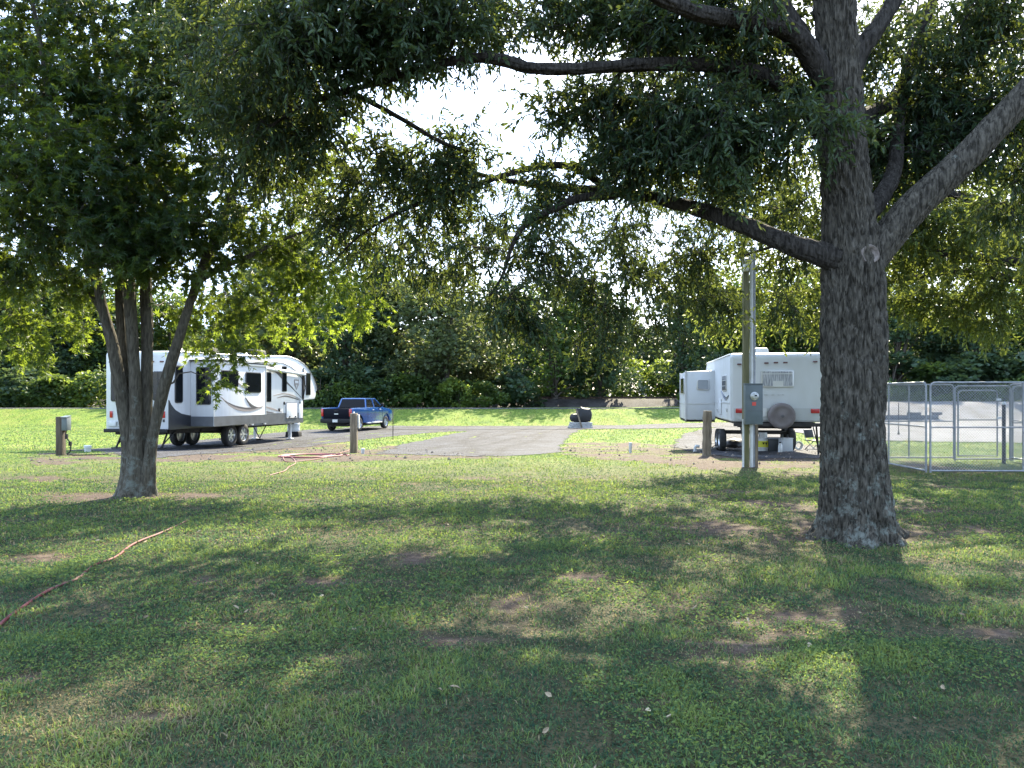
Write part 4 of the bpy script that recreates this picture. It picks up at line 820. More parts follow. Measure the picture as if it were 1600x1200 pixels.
def side_window(root, x, yc, zc, wd, h, side=1, r=.06, bars=0, curtain=None, name='window', glass=M_glass, fr=M_frame):
    """window on a wall facing +x/-x"""
    f = MB(); t = .03 * side
    f.prism(rrect(wd, h, r, cx=yc, cy=zc), x, x + t, 'x'); fo = f.build(name, fr, root, bevel=.006)
    g = MB(); g.prism(rrect(wd - .07, h - .07, r * .8, cx=yc, cy=zc), x + t * 1.0, x + t * 1.15, 'x'); g.build('pane', glass, fo)
    if bars:
        b = MB()
        for i in range(bars): b.box((x + t * 1.3, yc, zc - h/2 + h * (i + 1) / (bars + 1)), (.012, wd - .07, .018))
        b.build('glazing_bar', fr, fo)
    return fo
def end_window(root, xc, y, zc, wd, h, r=.06, name='window', glass=M_glass, fr=M_frame, bars=0):
    """window on a wall facing -y"""
    f = MB(); f.prism(rrect(wd, h, r, cx=xc, cy=zc), y - .03, y, 'y'); fo = f.build(name, fr, root, bevel=.006)
    g = MB(); g.prism(rrect(wd - .07, h - .07, r * .8, cx=xc, cy=zc), y - .035, y - .03, 'y'); g.build('pane', glass, fo)
    if bars:
        b = MB()
        for i in range(bars): b.box((xc, y - .04, zc - h/2 + h * (i + 1) / (bars + 1)), (wd - .07, .012, .016))
        b.box((xc, y - .041, zc), (.016, .012, h - .07)); b.build('glazing_bar', fr, fo)
    return fo

# ---------------------------------------------------------------- fifth-wheel camper
rv = thing('fifth_wheel_camper', 'big white camper with dark windows, slide-outs and a charcoal lower band, behind the maple', 'camper', (-12.2, 26.5, -.34), -R(10))
W_ = 2.52
prof = [(0.0,.73),(0.0,3.40),(.05,3.50),(.16,3.54),(3,3.60),(6,3.68),(8.3,3.80),(9.2,3.80),(10,3.70),(10.7,3.52),(11.3,3.22),(11.75,2.85),(12.02,2.5),(12.1,2.2),(12.05,1.92),(11.9,1.76),(10.75,1.72),(10.6,1.66),(10.6,.66),(5,.70)]
m = MB(); m.prism(prof, -W_, 0, 'x'); m.build('body', M_white, rv, bevel=.03, smooth=30)
# charcoal lower rear panel, grey band, curved black sweep
m = MB(); sweep = [(.03,.72),(.03,1.72),(.12,1.60),(.35,1.42),(.7,1.28),(1.2,1.20),(1.30,1.20),(1.30,.72)]
m.prism(sweep, .0, .018, 'x'); m.prism([(-.015,.72),(-.015,1.78),(.035,1.74),(.035,.72)], -.02, .012, 'x'); m.build('rear_corner_panel', M_darkpanel, rv)
m = MB(); m.prism([(5.1,.64),(5.1,1.16),(10.58,1.10),(10.58,.60)], .0, .016, 'x'); m.build('lower_band', M_greyband, rv)
m = MB(); m.prism([(1.3,.72),(5.2,.68),(5.2,1.15),(1.3,1.2)], 0.0, .014, 'x'); m.build('skirt_panel', M_darkpanel, rv)
# roof edge trim following the roof line
m = MB(); edge = [(y, z) for y, z in prof[1:14]]
m.tube([(.012, y, z - .02) for y, z in edge], .022, 6); m.build('roof_trim', M_trim, rv)
m = MB(); m.tube([(.006, y * .93 - .02, z - .34 - max(0, y-9)*.05) for y, z in edge[4:12]], .016, 5); m.build('upper_stripe', M_decal, rv)
# main slide-out
SX = .95
m = MB(); m.prism(rrect(SX, 2.42, .02, 1, cx=SX/2, cy=2.0), 1.28, 5.16, 'y'); sl = m.build('slide_out', M_white, rv, bevel=.02)
m = MB(); m.prism([(1.26,.79),(1.26,1.16),(5.18,1.14),(5.18,.79)], SX, SX + .014, 'x'); m.prism([(.01,.79),(SX-.01,.79),(SX-.01,1.16),(.01,1.16)], 1.262, 1.28, 'y'); m.build('skirt', M_greyband, sl)
m = MB(); m.box((SX/2, 3.22, 3.245), (SX + .10, 4.06, .05)); m.build('roof_flap', M_black, sl, bevel=.01)
m = MB(); m.box((SX + .03, 3.22, 3.18), (.05, 4.0, .07)); m.tube([(SX+.05, 1.22, 3.30), (SX+.05, 5.2, 3.34)], .035, 8); m.build('awning_roll', M_trim, sl)
for y in (1.28, 5.14): m = MB(); m.box((SX + .006, y, 2.0), (.012, .05, 2.38)); m.build('corner_trim', M_trim, sl)
side_window(sl, SX, 2.33, 2.58, 1.22, .66, r=.09); side_window(sl, SX, 4.1, 2.47, 1.22, .84, r=.09)
end_window(sl, .54, 1.28, 2.30, .60, 1.40, r=.07)
def swoosh(root, x, pts_top, pts_bot, m_, name='stripe', t=.016):
    b = MB(); a = [Vector(p) for p in crom([(*p, 0) for p in pts_top], 6)]; c = [Vector(p) for p in crom([(*p, 0) for p in pts_bot], 6)]
    poly = [(p.x, p.y) for p in a] + [(p.x, p.y) for p in reversed(c)]
    A = [b.bm.verts.new((x, p[0], p[1])) for p in poly]; B = [b.bm.verts.new((x + t, p[0], p[1])) for p in poly]; n = len(poly); k = len(a)
    for i in range(k - 1): b._f([B[i], B[i+1], B[n-2-i], B[n-1-i]])
    for i in range(n): b._f([A[i], A[(i+1) % n], B[(i+1) % n], B[i]])
    return b.build(name, m_, root, smooth=0)
swoosh(sl, SX, [(1.72,1.90),(2.4,1.62),(3.2,1.48),(4.1,1.46),(4.9,1.50)], [(1.72,1.89),(2.4,1.52),(3.2,1.33),(4.1,1.33),(4.88,1.47)], M_decal2)
swoosh(sl, SX + .004, [(2.0,1.74),(2.7,1.56),(3.5,1.46),(4.2,1.44)], [(2.0,1.73),(2.7,1.51),(3.5,1.40),(4.2,1.40)], M_decal)
swoosh(sl, SX + .002, [(3.5,1.86),(3.8,1.66),(4.15,1.52),(4.5,1.46)], [(3.5,1.84),(3.74,1.60),(3.95,1.46),(4.2,1.40)], M_decal)
swoosh(sl, SX, [(2.94,2.46),(3.2,2.36),(3.49,2.26)], [(2.94,2.39),(3.2,2.30),(3.49,2.20)], M_decal2)
# main wall windows and markings ahead of the slide-out
side_window(rv, 0, .55, 2.35, .46, 1.36, r=.09)
side_window(rv, 0, 7.15, 2.32, .42, 1.35, r=.06); side_window(rv, 0, 8.62, 2.72, .44, 1.20, r=.06); side_window(rv, 0, 11.15, 2.52, .50, 1.12, r=.06)
swoosh(rv, 0, [(7.4,3.30),(8.1,3.10),(8.7,2.70),(9.4,2.35),(10.4,1.85)], [(6.6,3.42),(7.8,3.00),(8.6,2.62),(9.4,2.30),(10.4,1.83)], M_decal)
swoosh(rv, .002, [(5.6,3.62),(6.6,3.38),(7.4,3.06)], [(6.0,3.64),(7.1,3.34),(7.45,3.06)], M_decal2)
swoosh(rv, 0, [(7.6,1.94),(8.5,2.05),(9.4,1.98),(10.3,1.76)], [(7.6,1.92),(8.5,2.00),(9.4,1.92),(10.3,1.74)], M_decal2)
swoosh(rv, .001, [(7.9,1.84),(8.7,1.94),(9.5,1.86),(10.3,1.70)], [(7.9,1.82),(8.7,1.88),(9.5,1.80),(10.3,1.68)], M_decal)
swoosh(rv, 0, [(6.6,1.50),(7.4,1.38),(8.4,1.18)], [(6.6,1.46),(7.3,1.32),(8.4,1.16)], M_decal2)
swoosh(rv, .001, [(6.6,1.30),(7.1,1.22),(7.6,1.17)], [(6.6,1.18),(7.1,1.16),(7.6,1.15)], M_decal)
# emblem: small shield with a pale bar and a dark point
m = MB(); m.prism([(9.62,2.72),(10.12,2.72),(10.10,2.46),(9.87,2.22),(9.64,2.46)], 0, .015, 'x'); em = m.build('emblem', M_decal2, rv)
m = MB(); m.prism([(9.68,2.66),(10.06,2.66),(10.04,2.54),(9.70,2.54)], .015, .019, 'x'); m.prism([(9.80,2.46),(9.94,2.46),(9.87,2.30)], .015, .019, 'x'); m.build('emblem_bar', M_white, em)
# generator / storage doors, vents
m = MB(); m.prism(rrect(1.14, .74, .04, cx=9.35, cy=1.24), .015, .04, 'x'); d = m.build('storage_door', M_white, rv, bevel=.008)
for y_ in (9.1, 9.7): m = MB(); m.box((.05, y_, .93), (.03, .10, .05)); m.build('latch', M_black, d)
m = MB(); m.tube([(.03, 8.80, .88), (.03, 8.80, 1.60), (.03, 9.91, 1.60), (.03, 9.91, .88), (.03, 8.80, .88)], .018, 5); m.build('door_trim', M_greyband, d)
for (y, z) in ((8.62,1.58),(8.12,1.28),(10.2,1.60)):
    m = MB(); m.lathe([(.075,0),(.075,.03),(.05,.04)], (0.0, y, z), 'x', 16); m.build('vent_cap', M_black, rv)
m = MB(); m.prism(rrect(.40, .86, .03, cx=10.30, cy=1.26), .0, .03, 'x'); m.build('storage_door', M_white, rv, bevel=.006)
# awning with folded arms
m = MB(); m.tube([(.11, 5.5, 3.20), (.11, 10.55, 2.98)], .075, 12); aw = m.build('awning', M_white, rv)
m = MB()
m.box((.06, 10.5, 2.35), (.05, .10, 1.15)); m.tube([(.11, 10.5, 3.0), (.13, 10.54, 2.3), (.06, 10.50, 1.8)], .025, 6); m.box((.09, 10.55, 3.0), (.14,.10,.14)); m.build('awning_arm', M_black, aw)
m = MB(); m.box((.09, 5.5, 3.22), (.14,.10,.14)); m.box((.13, 5.45, 3.29), (.22, .25, .05), rx=.2); m.build('awning_bracket', M_black, aw)
m = MB(); m.box((.02, 10.62 - .03, 2.35), (.03, .06, 1.9)); m.build('corner_strip', M_darkpanel, rv)
# rear wall
end_window(rv, -W_ + .42, 0, 2.25, .42, 1.05, r=.07); end_window(rv, -.42, 0, 2.28, .42, 1.05, r=.07, bars=3)
for x in (-W_ + .22, -.20):
    m = MB(); m.prism(rrect(.11, .24, .02, cx=x, cy=1.26), -.03, 0, 'y'); m.build('tail_light', M_red, rv, bevel=.006)
for x in (-W_ + .2, -1.5, -1.26, -1.02, -.66, -.28):
    m = MB(); m.prism(rrect(.15, .05, .015, cx=x, cy=3.22 if x in (-1.5,-1.26,-1.02) else 3.15), -.025, 0, 'y'); m.build('marker_light', M_amber, rv)
m = MB()
for x in (-.72, -.98): m.tube([(x, -.02, 3.50), (x, -.13, 3.35), (x, -.13, .95), (x, -.02, .9)], .014, 6)
for i in range(9): m.tube([(-.72, -.13, 1.0 + i * .27), (-.98, -.13, 1.0 + i * .27)], .011, 6)
m.build('ladder', M_black, rv)
m = MB(); m.box((-W_/2, -.10, .68), (W_ - .05, .12, .13)); m.build('bumper', M_black, rv, bevel=.01)
m = MB(); m.box((-W_ + .28, -.03, .92), (.32, .06, .18)); m.tube([(-W_+.44,-.06,.96),(-W_+.55,-.10,1.02),(-W_+.62,-.08,.9),(-W_+.52,-.08,.8)], .02, 6); m.build('cord_hatch', M_pvc, rv, bevel=.01)
m = MB(); m.prism(rrect(.07, .10, .01, cx=-.20, cy=1.04), -.02, 0, 'y'); m.build('reflector', M_darkpanel, rv)
m = MB(); m.box((-1.35, -.012, 1.52), (1.5, .012, .02)); m.build('rear_trim', M_trim, rv)
# chassis, wheels, legs, roof gear
m = MB(); m.box((-.45, 5.2, .62), (.14, 10.4, .18)); m.box((-W_+.45, 5.2, .62), (.14, 10.4, .18))
for y in (.5, 2.5, 4.2, 5.9, 8, 10): m.box((-W_/2, y, .60), (W_ - .6, .10, .12))
m.box((-W_/2, 4.95, .45), (W_ - .3, .10, .10)); m.box((-W_/2, 4.0, .45), (W_-.3, .1, .1)); m.box((-W_/2, 3, .68), (W_-.7, 4.6, .10)); m.build('chassis', M_under, rv)
def gz(root, x, y):   # ground height in the thing's own frame
    v = Matrix.Rotation(root.rotation_euler.z, 4, 'Z') @ Vector((x, y, 0)) + root.location; return float(Z(v.x, v.y)) + .012 - root.location.z
for y in (4.05, 5.0):
    for x_, s_ in ((-.09, 1), (-W_ + .14, -1)): wheel(rv, (x_, y, gz(rv, x_, y) + .455), .455, .27, s_)
m = MB(); m.prism([(3.5,.80),(3.55,.95),(3.8,1.0),(5.2,1.0),(5.45,.92),(5.5,.80)], -.3, .01, 'x'); m.build('wheel_well', M_black, rv)
arch = [(5.6 + .55 - .62*math.cos(a), .62 + .48*math.sin(a)) for a in np.linspace(.1, math.pi-.1, 12)]
m = MB(); m.prism(arch + [(5.6+.55 + .48*math.cos(a), .62 + .36*math.sin(a)) for a in np.linspace(.1, math.pi-.1, 12)], 0, .10, 'x'); m.build('fender', M_white, rv, bevel=.01)
for x in (-.35, -W_ + .35):
    m = MB(); m.box((x, 9.9, .35), (.13, .13, .9)); m.box((x, 9.9, .06), (.10,.10,.5)); m.box((x, 9.9, -.16), (.28, .28, .05)); m.build('landing_leg', M_white, rv, bevel=.008)
    m = MB(); m.tube([(x, .45, .66), (x, .1, .08)], .035, 6); m.tube([(x, .9, .66), (x, .2, .2)], .025, 6); m.box((x, .08, .05), (.25,.2,.04)); m.build('stabiliser_jack', M_black, rv)
    m = MB(); m.tube([(x, 6.4, .62), (x, 7.0, .02), (x, 7.6, .62)], .022, 6); m.box((x, 7.0, -.03), (.22,.22,.05)); m.build('stabiliser_jack', M_black, rv)
m = MB(); m.prism([(10.8,1.72),(11.2,1.72),(11.15,1.35),(10.95,1.35)], -W_/2-.15, -W_/2+.15, 'x'); m.lathe([(.04,0),(.04,-.2)], (-W_/2, 11.05, 1.35), 'z', 12); m.build('hitch_pin_box', M_black, rv)
m = MB(); m.box((-W_/2, 4.4, 3.80), (.66, .95, .28), taper=.86); m.build('roof_air_conditioner', M_black, rv, bevel=.05)
m = MB(); m.box((-W_/2, 8.3, 3.93), (.66, .95, .28), taper=.86); m.build('roof_air_conditioner', M_black, rv, bevel=.05)
for c_ in ((-.8, 6.3, 3.76), (-.7, 1.5, 3.64)): m = MB(); m.box(c_, (.4,.4,.14), taper=.8); m.build('roof_vent', M_pvc, rv, bevel=.02)

# white barrel on a dark block at the camper's front leg
b = G(465, 681); br = thing('barrel', 'white barrel standing on a dark block under the front of the big camper', 'barrel', (b.x+.05, b.y - .9, float(Z(b.x, b.y - .9))))
m = MB(); m.lathe([(.30,.28),(.33,.34),(.31,.40),(.31,.62),(.335,.66),(.31,.70),(.30,.96),(.325,1.0),(.31,1.03),(.05,1.02)], (0,0,0), 'z', 28); m.build('drum', M_cream, br, smooth=50)
m = MB(); m.box((0,0,.14), (.72,.60,.28), taper=.92); m.build('base_block', M_black, br, bevel=.03)

# ---------------------------------------------------------------- blue pickup
tk = thing('pickup_truck', 'blue crew cab pickup parked in front of the big camper', 'pickup', (-10.35, 43.9, float(Z(-10, 46)) + .05), -R(15))
TW = 1.0  # half width
def tprism(pts, x0, x1, m_, name, par=tk, **k): a = MB(); a.prism(pts, x0, x1, 'x'); return a.build(name, m_, par, **k)
wy = (1.05, 4.78)
def body_profile():
    p = [(.05,.62),(.0,.95),(.02,1.36),(1.95,1.39),(2.0,1.39),(4.3,1.36),(5.2,1.26),(5.62,1.16),(5.75,1.0),(5.78,.62),(5.6,.45)]
    for c in reversed(wy):
        p += [(c + .50 * math.cos(a), .45 + .50 * math.sin(a)) for a in np.linspace(0, math.pi, 11)]
    p += [(.3,.45)]
    return p
for s_ in (-1, 1):
    tprism(body_profile(), s_ * TW, s_ * (TW - .09), M_blue, 'body_side', bevel=.02)
tprism([(2.0,.45),(4.3,.45),(4.3,1.30),(2.0,1.33)], -TW+.08, TW-.08, M_under, 'cabin_floor')
tprism([(4.3,.75),(4.3,1.355),(5.2,1.265),(5.62,1.165),(5.75,1.0),(5.77,.62),(5.3,.55)], -TW+.07, TW-.07, M_blue, 'hood', bevel=.04)
m = MB(); m.box((0, 1.0, .72), (1.84, 1.94, .10)); m.box((0, 1.96, 1.04), (1.84, .06, .66)); m.build('cargo_bed', M_black, tk)
m = MB(); m.box((0, .03, 1.02), (1.72, .08, .62)); tg_ = m.build('tailgate', mat('shaded_blue_tailgate', (.002,.003,.008), .5, 0, spec=.1), tk, bevel=.02)  # shade on the truck's rear painted in: its blue taken down to near black
m = MB(); m.box((0, -.02, 1.20), (.28, .02, .07)); m.build('handle', M_black, tg_, bevel=.005)
m = MB(); m.box((0, -.015, 1.02), (.26, .012, .05)); m.build('emblem', M_trim, tg_)
m = MB(); m.prism([(-.98,.50),(-.98,.72),(-.9,.74),(.9,.74),(.98,.72),(.98,.50),(.5,.46),(-.5,.46)], -.16, .04, 'y'); bp_ = m.build('bumper', M_black, tk, bevel=.03)
m = MB(); m.box((0, -.17, .62), (.32, .02, .16)); m.build('licence_plate', M_plate, bp_)
for s_ in (-1, 1):
    m = MB(); m.box((s_*.915, .0, 1.10), (.15, .10, .44)); m.build('tail_light', M_red, tk, bevel=.015)
    m = MB(); m.box((s_*1.12, 3.92, 1.52), (.20, .12, .22)); m.box((s_*.98, 3.92, 1.46), (.14,.06,.06)); m.build('mirror', M_black, tk, bevel=.025)
    m = MB(); m.box((s_*1.0, 3.0, .42), (.14, 2.1, .06)); m.build('running_board', M_trim, tk, bevel=.01)
    m = MB(); m.box((s_*.78, 5.76, .95), (.34, .06, .24)); m.build('headlight', M_trim, tk, bevel=.02)
    for y in wy: wheel(tk, (s_ * (TW - .14), y, .40), .41, .27, s_)
m = MB(); m.box((0, 5.79, .95), (1.15,.05,.30)); m.build('grille', M_black, tk, bevel=.01)
m = MB(); m.box((0, 2.9, .35), (1.1, 5.4, .16)); m.box((0,1.05,.4),(1.6,.14,.14)); m.box((0,4.78,.4),(1.6,.14,.14)); m.build('chassis', M_under, tk)
M_tglass = mat('tinted_cab_glass', (.003,.003,.004), .25, spec=.15)
# cab: tapered greenhouse with pillars and separate glass
def cab_ring(z):
    u = (z - 1.37) / .56; hx = .93 - .15 * u; y0 = 1.98 + .22 * u; y1 = 4.35 - .95 * u
    return hx, y0, y1
m = MB(); hx, y0, y1 = cab_ring(1.88); m.prism([(-hx,y0),(hx,y0),(hx,y1),(-hx,y1)], 1.88, 1.95, 'z', shrink=.90); m.build('roof', M_blue, tk, bevel=.03)
m = MB()
def pill(a, b, wd): m.tube([a, b], wd, 6)
for s_ in (-1, 1):
    for (fa, fb) in ((0, 0), (1, 1)):
        h0, a0, b0 = cab_ring(1.36); h1, a1, b1 = cab_ring(1.90)
        pill((s_*h0, a0 + fa*(b0-a0), 1.34), (s_*h1, a1 + fb*(b1-a1), 1.91), .045)
    h0, a0, b0 = cab_ring(1.36); h1, a1, b1 = cab_ring(1.90); pill((s_*h0, 3.12, 1.34), (s_*h1, 3.05, 1.91), .045)
    pill((s_*h1, a1, 1.90), (s_*h1, b1, 1.90), .045)
m.build('pillars', M_blue, tk)
m = MB(); h0, a0, b0 = cab_ring(1.36); h1, a1, b1 = cab_ring(1.90)
for s_ in (-1, 1):
    m._f([m.bm.verts.new(v) for v in ((s_*(h0-.01), a0+.03, 1.36), (s_*(h0-.01), b0-.03, 1.36), (s_*(h1-.01), b1-.03, 1.90), (s_*(h1-.01), a1+.03, 1.90))])
m.build('side_window', M_glass, tk)
for (a, b_, nm) in ((a0, a1, 'rear_window'), (b0, b1, 'windscreen')):
    m = MB(); q = .012 if nm == 'windscreen' else -.012
    m.prism([(a, 1.38), (b_, 1.89), (b_ + .02, 1.89), (a + .02, 1.38)], -h1 - .06, h1 + .06, 'x'); m.build(nm, M_tglass, tk)
for y in (2.1, 3.12, 4.22):
    for s_ in (-1, 1): 
        m = MB(); m.box((s_*(TW+.001), y, .92), (.008, .015, .84)); m.build('door_seam', M_black, tk)
for y in (2.95, 3.98):
    for s_ in (-1, 1): m = MB(); m.box((s_*(TW+.02), y - .12, 1.22), (.03, .18, .035)); m.build('door_handle', M_trim, tk, bevel=.008)

# ---------------------------------------------------------------- white travel trailer
tr = thing('travel_trailer', 'older white travel trailer with covered spare wheel and side slide-out, behind the meter post', 'travel trailer', (6.33, 21.5, float(Z(7.5, 22)) + .0), -R(9))
zt = float(Z(7.5, 22)); TWd = 2.5; TL = 7.6
m = MB(); m.prism([(.02,.86-zt-.02),(.0,2.70-zt),(.05,2.80-zt),(.2,2.83-zt),(TL-.7,2.87-zt),(TL-.1,2.5-zt),(TL,1.9-zt),(TL-.2,.86-zt)], 0, TWd, 'x'); m.build('body', M_cream, tr, bevel=.07, segs=4, smooth=40)
m = MB(); m.prism([(.10,.90-zt),(TWd-.10,.90-zt),(TWd-.07,1.24-zt),(.07,1.24-zt)], -.008, .03, 'y'); m.build('lower_rear_panel', M_lowcream, tr)
for x_ in (-.005, TWd+.005): m = MB(); m.tube([(x_,.06,.9-zt),(x_,.06,2.7-zt),(x_,.14,2.80-zt),(x_,TL-.7,2.82-zt)], .022, 6); m.build('corner_trim', M_cream, tr)
m = MB(); m.box((-.005, TL/2, 1.38-zt), (.02, TL-.6, .035)); m.build('belt_trim', M_trim, tr)
def tw_window():
    xc, zc, wd, h = 1.27, 2.08 - zt, .90, .50
    f = MB(); f.prism(rrect(wd, h, .05, cx=xc, cy=zc), -.03, 0.01, 'y'); fo = f.build('window', M_trim, tr, bevel=.008)
    g = MB(); g.prism(rrect(wd-.08, h-.08, .03, cx=xc, cy=zc), -.034, -.028, 'y'); g.build('pane', mat('dusty_curtained_glass', (.06,.07,.08), .15, var=(.30,.31,.30), scale=5, stretch=(9,1,.8), spec=.6, lo=.4, hi=.62), fo)
    b = MB(); b.box((xc, -.036, zc + .14), (wd-.08,.012,.02)); b.box((xc+.02,-.036,zc-.15),(.28,.012,.17)); b.build('paper_notice', mat('pale_paper', (.5,.5,.48), .8), fo)
tw_window()
for x, z in ((.22,2.50),(.97,2.53),(1.23,2.54),(1.49,2.54),(2.30,2.56)):
    m = MB(); m.prism(rrect(.12, .045, .015, cx=x, cy=z-zt), -.03, 0.01, 'y'); m.build('marker_light', M_amber, tr)
for x in (.24, 2.30):
    m = MB(); m.prism(rrect(.24, .13, .02, cx=x, cy=1.16-zt), -.035, 0.01, 'y'); m.build('tail_light', M_red, tr, bevel=.008)
for x_, w_ in ((.95,.10),(1.15,.08),(1.30,.05),(1.42,.05)): m = MB(); m.box((x_, -.01, 1.62-zt), (w_,.012,.035)); m.build('worn_mark', M_lowcream, tr)
m = MB(); m.prism(rrect(.20,.24,.02,cx=.88,cy=1.12-zt), -.02, 0.01, 'y'); m.build('licence_plate', M_plate, tr)
M_cover = mat('spare_wheel_cover', (.12,.10,.098), .7, var=(.155,.135,.13), scale=4, bump=.2)
m = MB(); m.lathe([(.30,0),(.365,-.02),(.375,-.10),(.37,-.20),(.34,-.245),(.27,-.255),(.25,-.245),(.10,-.25),(.055,-.27),(.0,-.27)], (1.36, -.03, 1.02-zt), 'y', 40, cap=False); sc_ = m.build('spare_wheel_cover', M_cover, tr, smooth=60)
m = MB(); m.lathe([(.045,-.262),(.045,-.28),(.02,-.285)], (1.36,-.03,1.02-zt), 'y', 14); m.build('hub_cap', M_decal, sc_)
m = MB(); m.box((TWd/2, -.12, .77-zt), (TWd-.1, .10, .10)); m.box((TWd/2, .6, .74-zt), (TWd-.5, .10, .14)); m.box((.5, 3.7, .76-zt), (.12, 7.2, .14)); m.box((TWd-.5, 3.7, .76-zt), (.12, 7.2, .14))
m.box((TWd/2, 3.8, .80-zt), (TWd-.3, 7.2, .05)); m.box((TWd/2,3.6,.36-zt),(TWd-.3,.09,.09)); m.box((TWd/2,4.45,.36-zt),(TWd-.3,.09,.09)); m.build('chassis', M_under, tr)
m = MB(); m.box((TWd/2+.1, .9, .70-zt), (1.9, 1.1, .12)); m.build('holding_tank', M_black, tr, bevel=.04)
for y in (3.5, 4.35):
    for x_, s_ in ((.15, -1), (TWd-.15, 1)): wheel(tr, (x_, y, gz(tr, x_, y) + .37), .37, .22, s_)
for x in (.35, TWd-.10):
    m = MB(); m.tube([(x, .3, .76-zt), (x+.03, .15, .03)], .028, 6); m.tube([(x, .75, .76-zt), (x+.03, .2, .25)], .018, 6); m.box((x+.03,.15,.03),(.22,.20,.03)); m.build('stabiliser_jack', M_black, tr)
# slide-out on the left side
m = MB(); m.prism([(-.98,.76-zt),(.02,.76-zt),(.02,2.47-zt),(-.98,2.43-zt)], 4.2, 7.0, 'y'); so_ = m.build('slide_out', M_cream, tr, bevel=.02)
for y in (4.2, 7.0): m = MB(); m.box((-.985, y, 1.60-zt), (.05,.05,1.72)); m.build('corner_trim', M_trim, so_)
m = MB(); m.box((-.49,4.195,1.32-zt),(.96,.02,.02)); m.box((-.99,5.6,1.32-zt),(.02,2.8,.02)); m.build('belt_trim', M_trim, so_)
m = MB(); m.box((-.49, 5.6, .72-zt), (.98, 2.8, .06)); m.build('slide_rail', M_black, so_)
end_window(so_, -.40, 4.2, 1.98-zt, .42, .38, r=.05, glass=mat('pale_awning_glass', (.22,.24,.26), .25), fr=M_trim); side_window(so_, -.98, 5.6, 1.95-zt, 1.6, .6, side=-1, fr=M_trim)
side_window(tr, 0, 1.5, 1.98-zt, .95, .50, side=-1, fr=M_trim, bars=2)
swoosh(tr, -.016, [(.5,1.62-zt),(1.2,1.55-zt),(2.4,1.75-zt)], [(.5,1.60-zt),(1.3,1.45-zt),(2.4,1.74-zt)], mat('faded_blue_stripe', (.12,.15,.22), .5))
m = MB(); m.box((-.02, 2.6, 1.25-zt), (.03,.6,.5)); m.build('storage_door', M_cream, tr, bevel=.01)
m = MB(); m.box((-.02, .9, 1.16-zt), (.03,.10,.10)); m.box((-.02, 3.2, 1.1-zt), (.04,.16,.12)); m.build('service_hatch', M_trim, tr)
m = MB(); m.box((TWd*.48, 2.9, 3.0-zt), (.62, .85, .25), taper=.85); m.build('roof_air_conditioner', M_lowcream, tr, bevel=.05)

# ---------------------------------------------------------------- things under and beside the trailer
def at(px, py, dz=0): g_ = G(px, py); return (g_.x, g_.y, g_.z + dz)
M_tank = mat('white_tank_enamel', (.68,.69,.68), .35, var=(.55,.54,.50), scale=8)
c = at(1192, 705); pt = thing('propane_tank', 'white propane tank with a yellow label standing at the meter post', 'propane tank', c)
m = MB(); m.lathe([(.13,.0),(.135,.03),(.125,.04),(.145,.07),(.155,.12),(.155,.30),(.14,.36),(.09,.40),(.03,.41)], (0,0,0), 'z', 28); m.build('cylinder', M_tank, pt, smooth=50)
m = MB(); m.lathe([(.1575,.12),(.1575,.29)], (0,0,0), 'z', 28, cap=False); m.build('label', mat('yellow_label', (.62,.60,.03), .5), pt)
m = MB(); m.prism([(-.07,.25),(-.01,.25),(-.04,.19)], -.162, -.159, 'y'); m.prism([(.01,.25),(.06,.25),(.03,.16)], -.162, -.159, 'y'); m.box((-.005,-.160,.235),(.12,.004,.015)); m.build('label_mark', M_black, pt)
m = MB()
for a0, a1 in ((-.9,.9),(2.2,4.0)):
    for k in range(7):
        a = a0 + (a1-a0)*k/6; m.box((.10*math.sin(a), .10*math.cos(a), .44), (.042,.012,.11), rz=-a)
m.lathe([(.105,.49),(.108,.50),(.105,.51),(.095,.50)], (0,0,0), 'z', 24, cap=False); m.build('collar', M_tank, pt)
m = MB(); m.lathe([(.025,.40),(.025,.45),(.035,.46),(.035,.475)], (0,0,0), 'z', 12); m.build('valve', M_trim, pt); pt.scale = (1.28, 1.28, 1.2)
c = at(1209, 705); tb_ = thing('storage_tote', 'dark grey storage tote with a pale lid beside the propane tank', 'storage tote', c)
m = MB(); m.box((0,0,.20), (.42,.34,.40), taper=1.1); m.build('bin', mat('grey_tote', (.06,.065,.07), .5), tb_, bevel=.03)
m = MB(); m.box((0,0,.425), (.52,.42,.05)); m.build('lid', mat('tote_lid', (.20,.22,.24), .5), tb_, bevel=.015)
c = at(1219, 707); jg = thing('water_jug', 'narrow pale jug standing between the tote and the white board', 'jug', c)
m = MB(); m.lathe([(.06,0),(.065,.03),(.06,.22),(.03,.28),(.028,.31)], (0,0,0), 'z', 16); m.build('bottle', M_tank, jg, smooth=50)
m = MB(); m.lathe([(.033,.30),(.033,.335)], (0,0,0), 'z', 12); m.build('cap', M_black, jg)
c = at(1231, 706); bo = thing('utility_box', 'plain white box with square corners set on the gravel under the trailer tail', 'box', c, .1)
m = MB(); m.box((0,.15,.21), (.35,.30,.42)); m.build('case', M_cream, bo, bevel=.01)
m = MB(); m.box((0,.15,.43), (.37,.32,.02)); m.build('lid', M_white, bo, bevel=.004)
c = at(1248, 704); hc = MB()
def coil_pts(c, r0, r1, turns, z0, pitch, n=14, sq=1.0, ph=0):
    return [(c[0] + (r0 + (r1-r0)*k/(turns*n)) * math.cos(ph + k*2*math.pi/n), c[1] + sq * (r0 + (r1-r0)*k/(turns*n)) * math.sin(ph + k*2*math.pi/n), z0 + pitch * k / n) for k in range(int(turns*n)+1)]
hc.tube([Vector(c) + Vector((x, z*.2, y + .16)) for x, y, z in coil_pts((0,0),.14,.09,4,0,.05)], .018, 6)
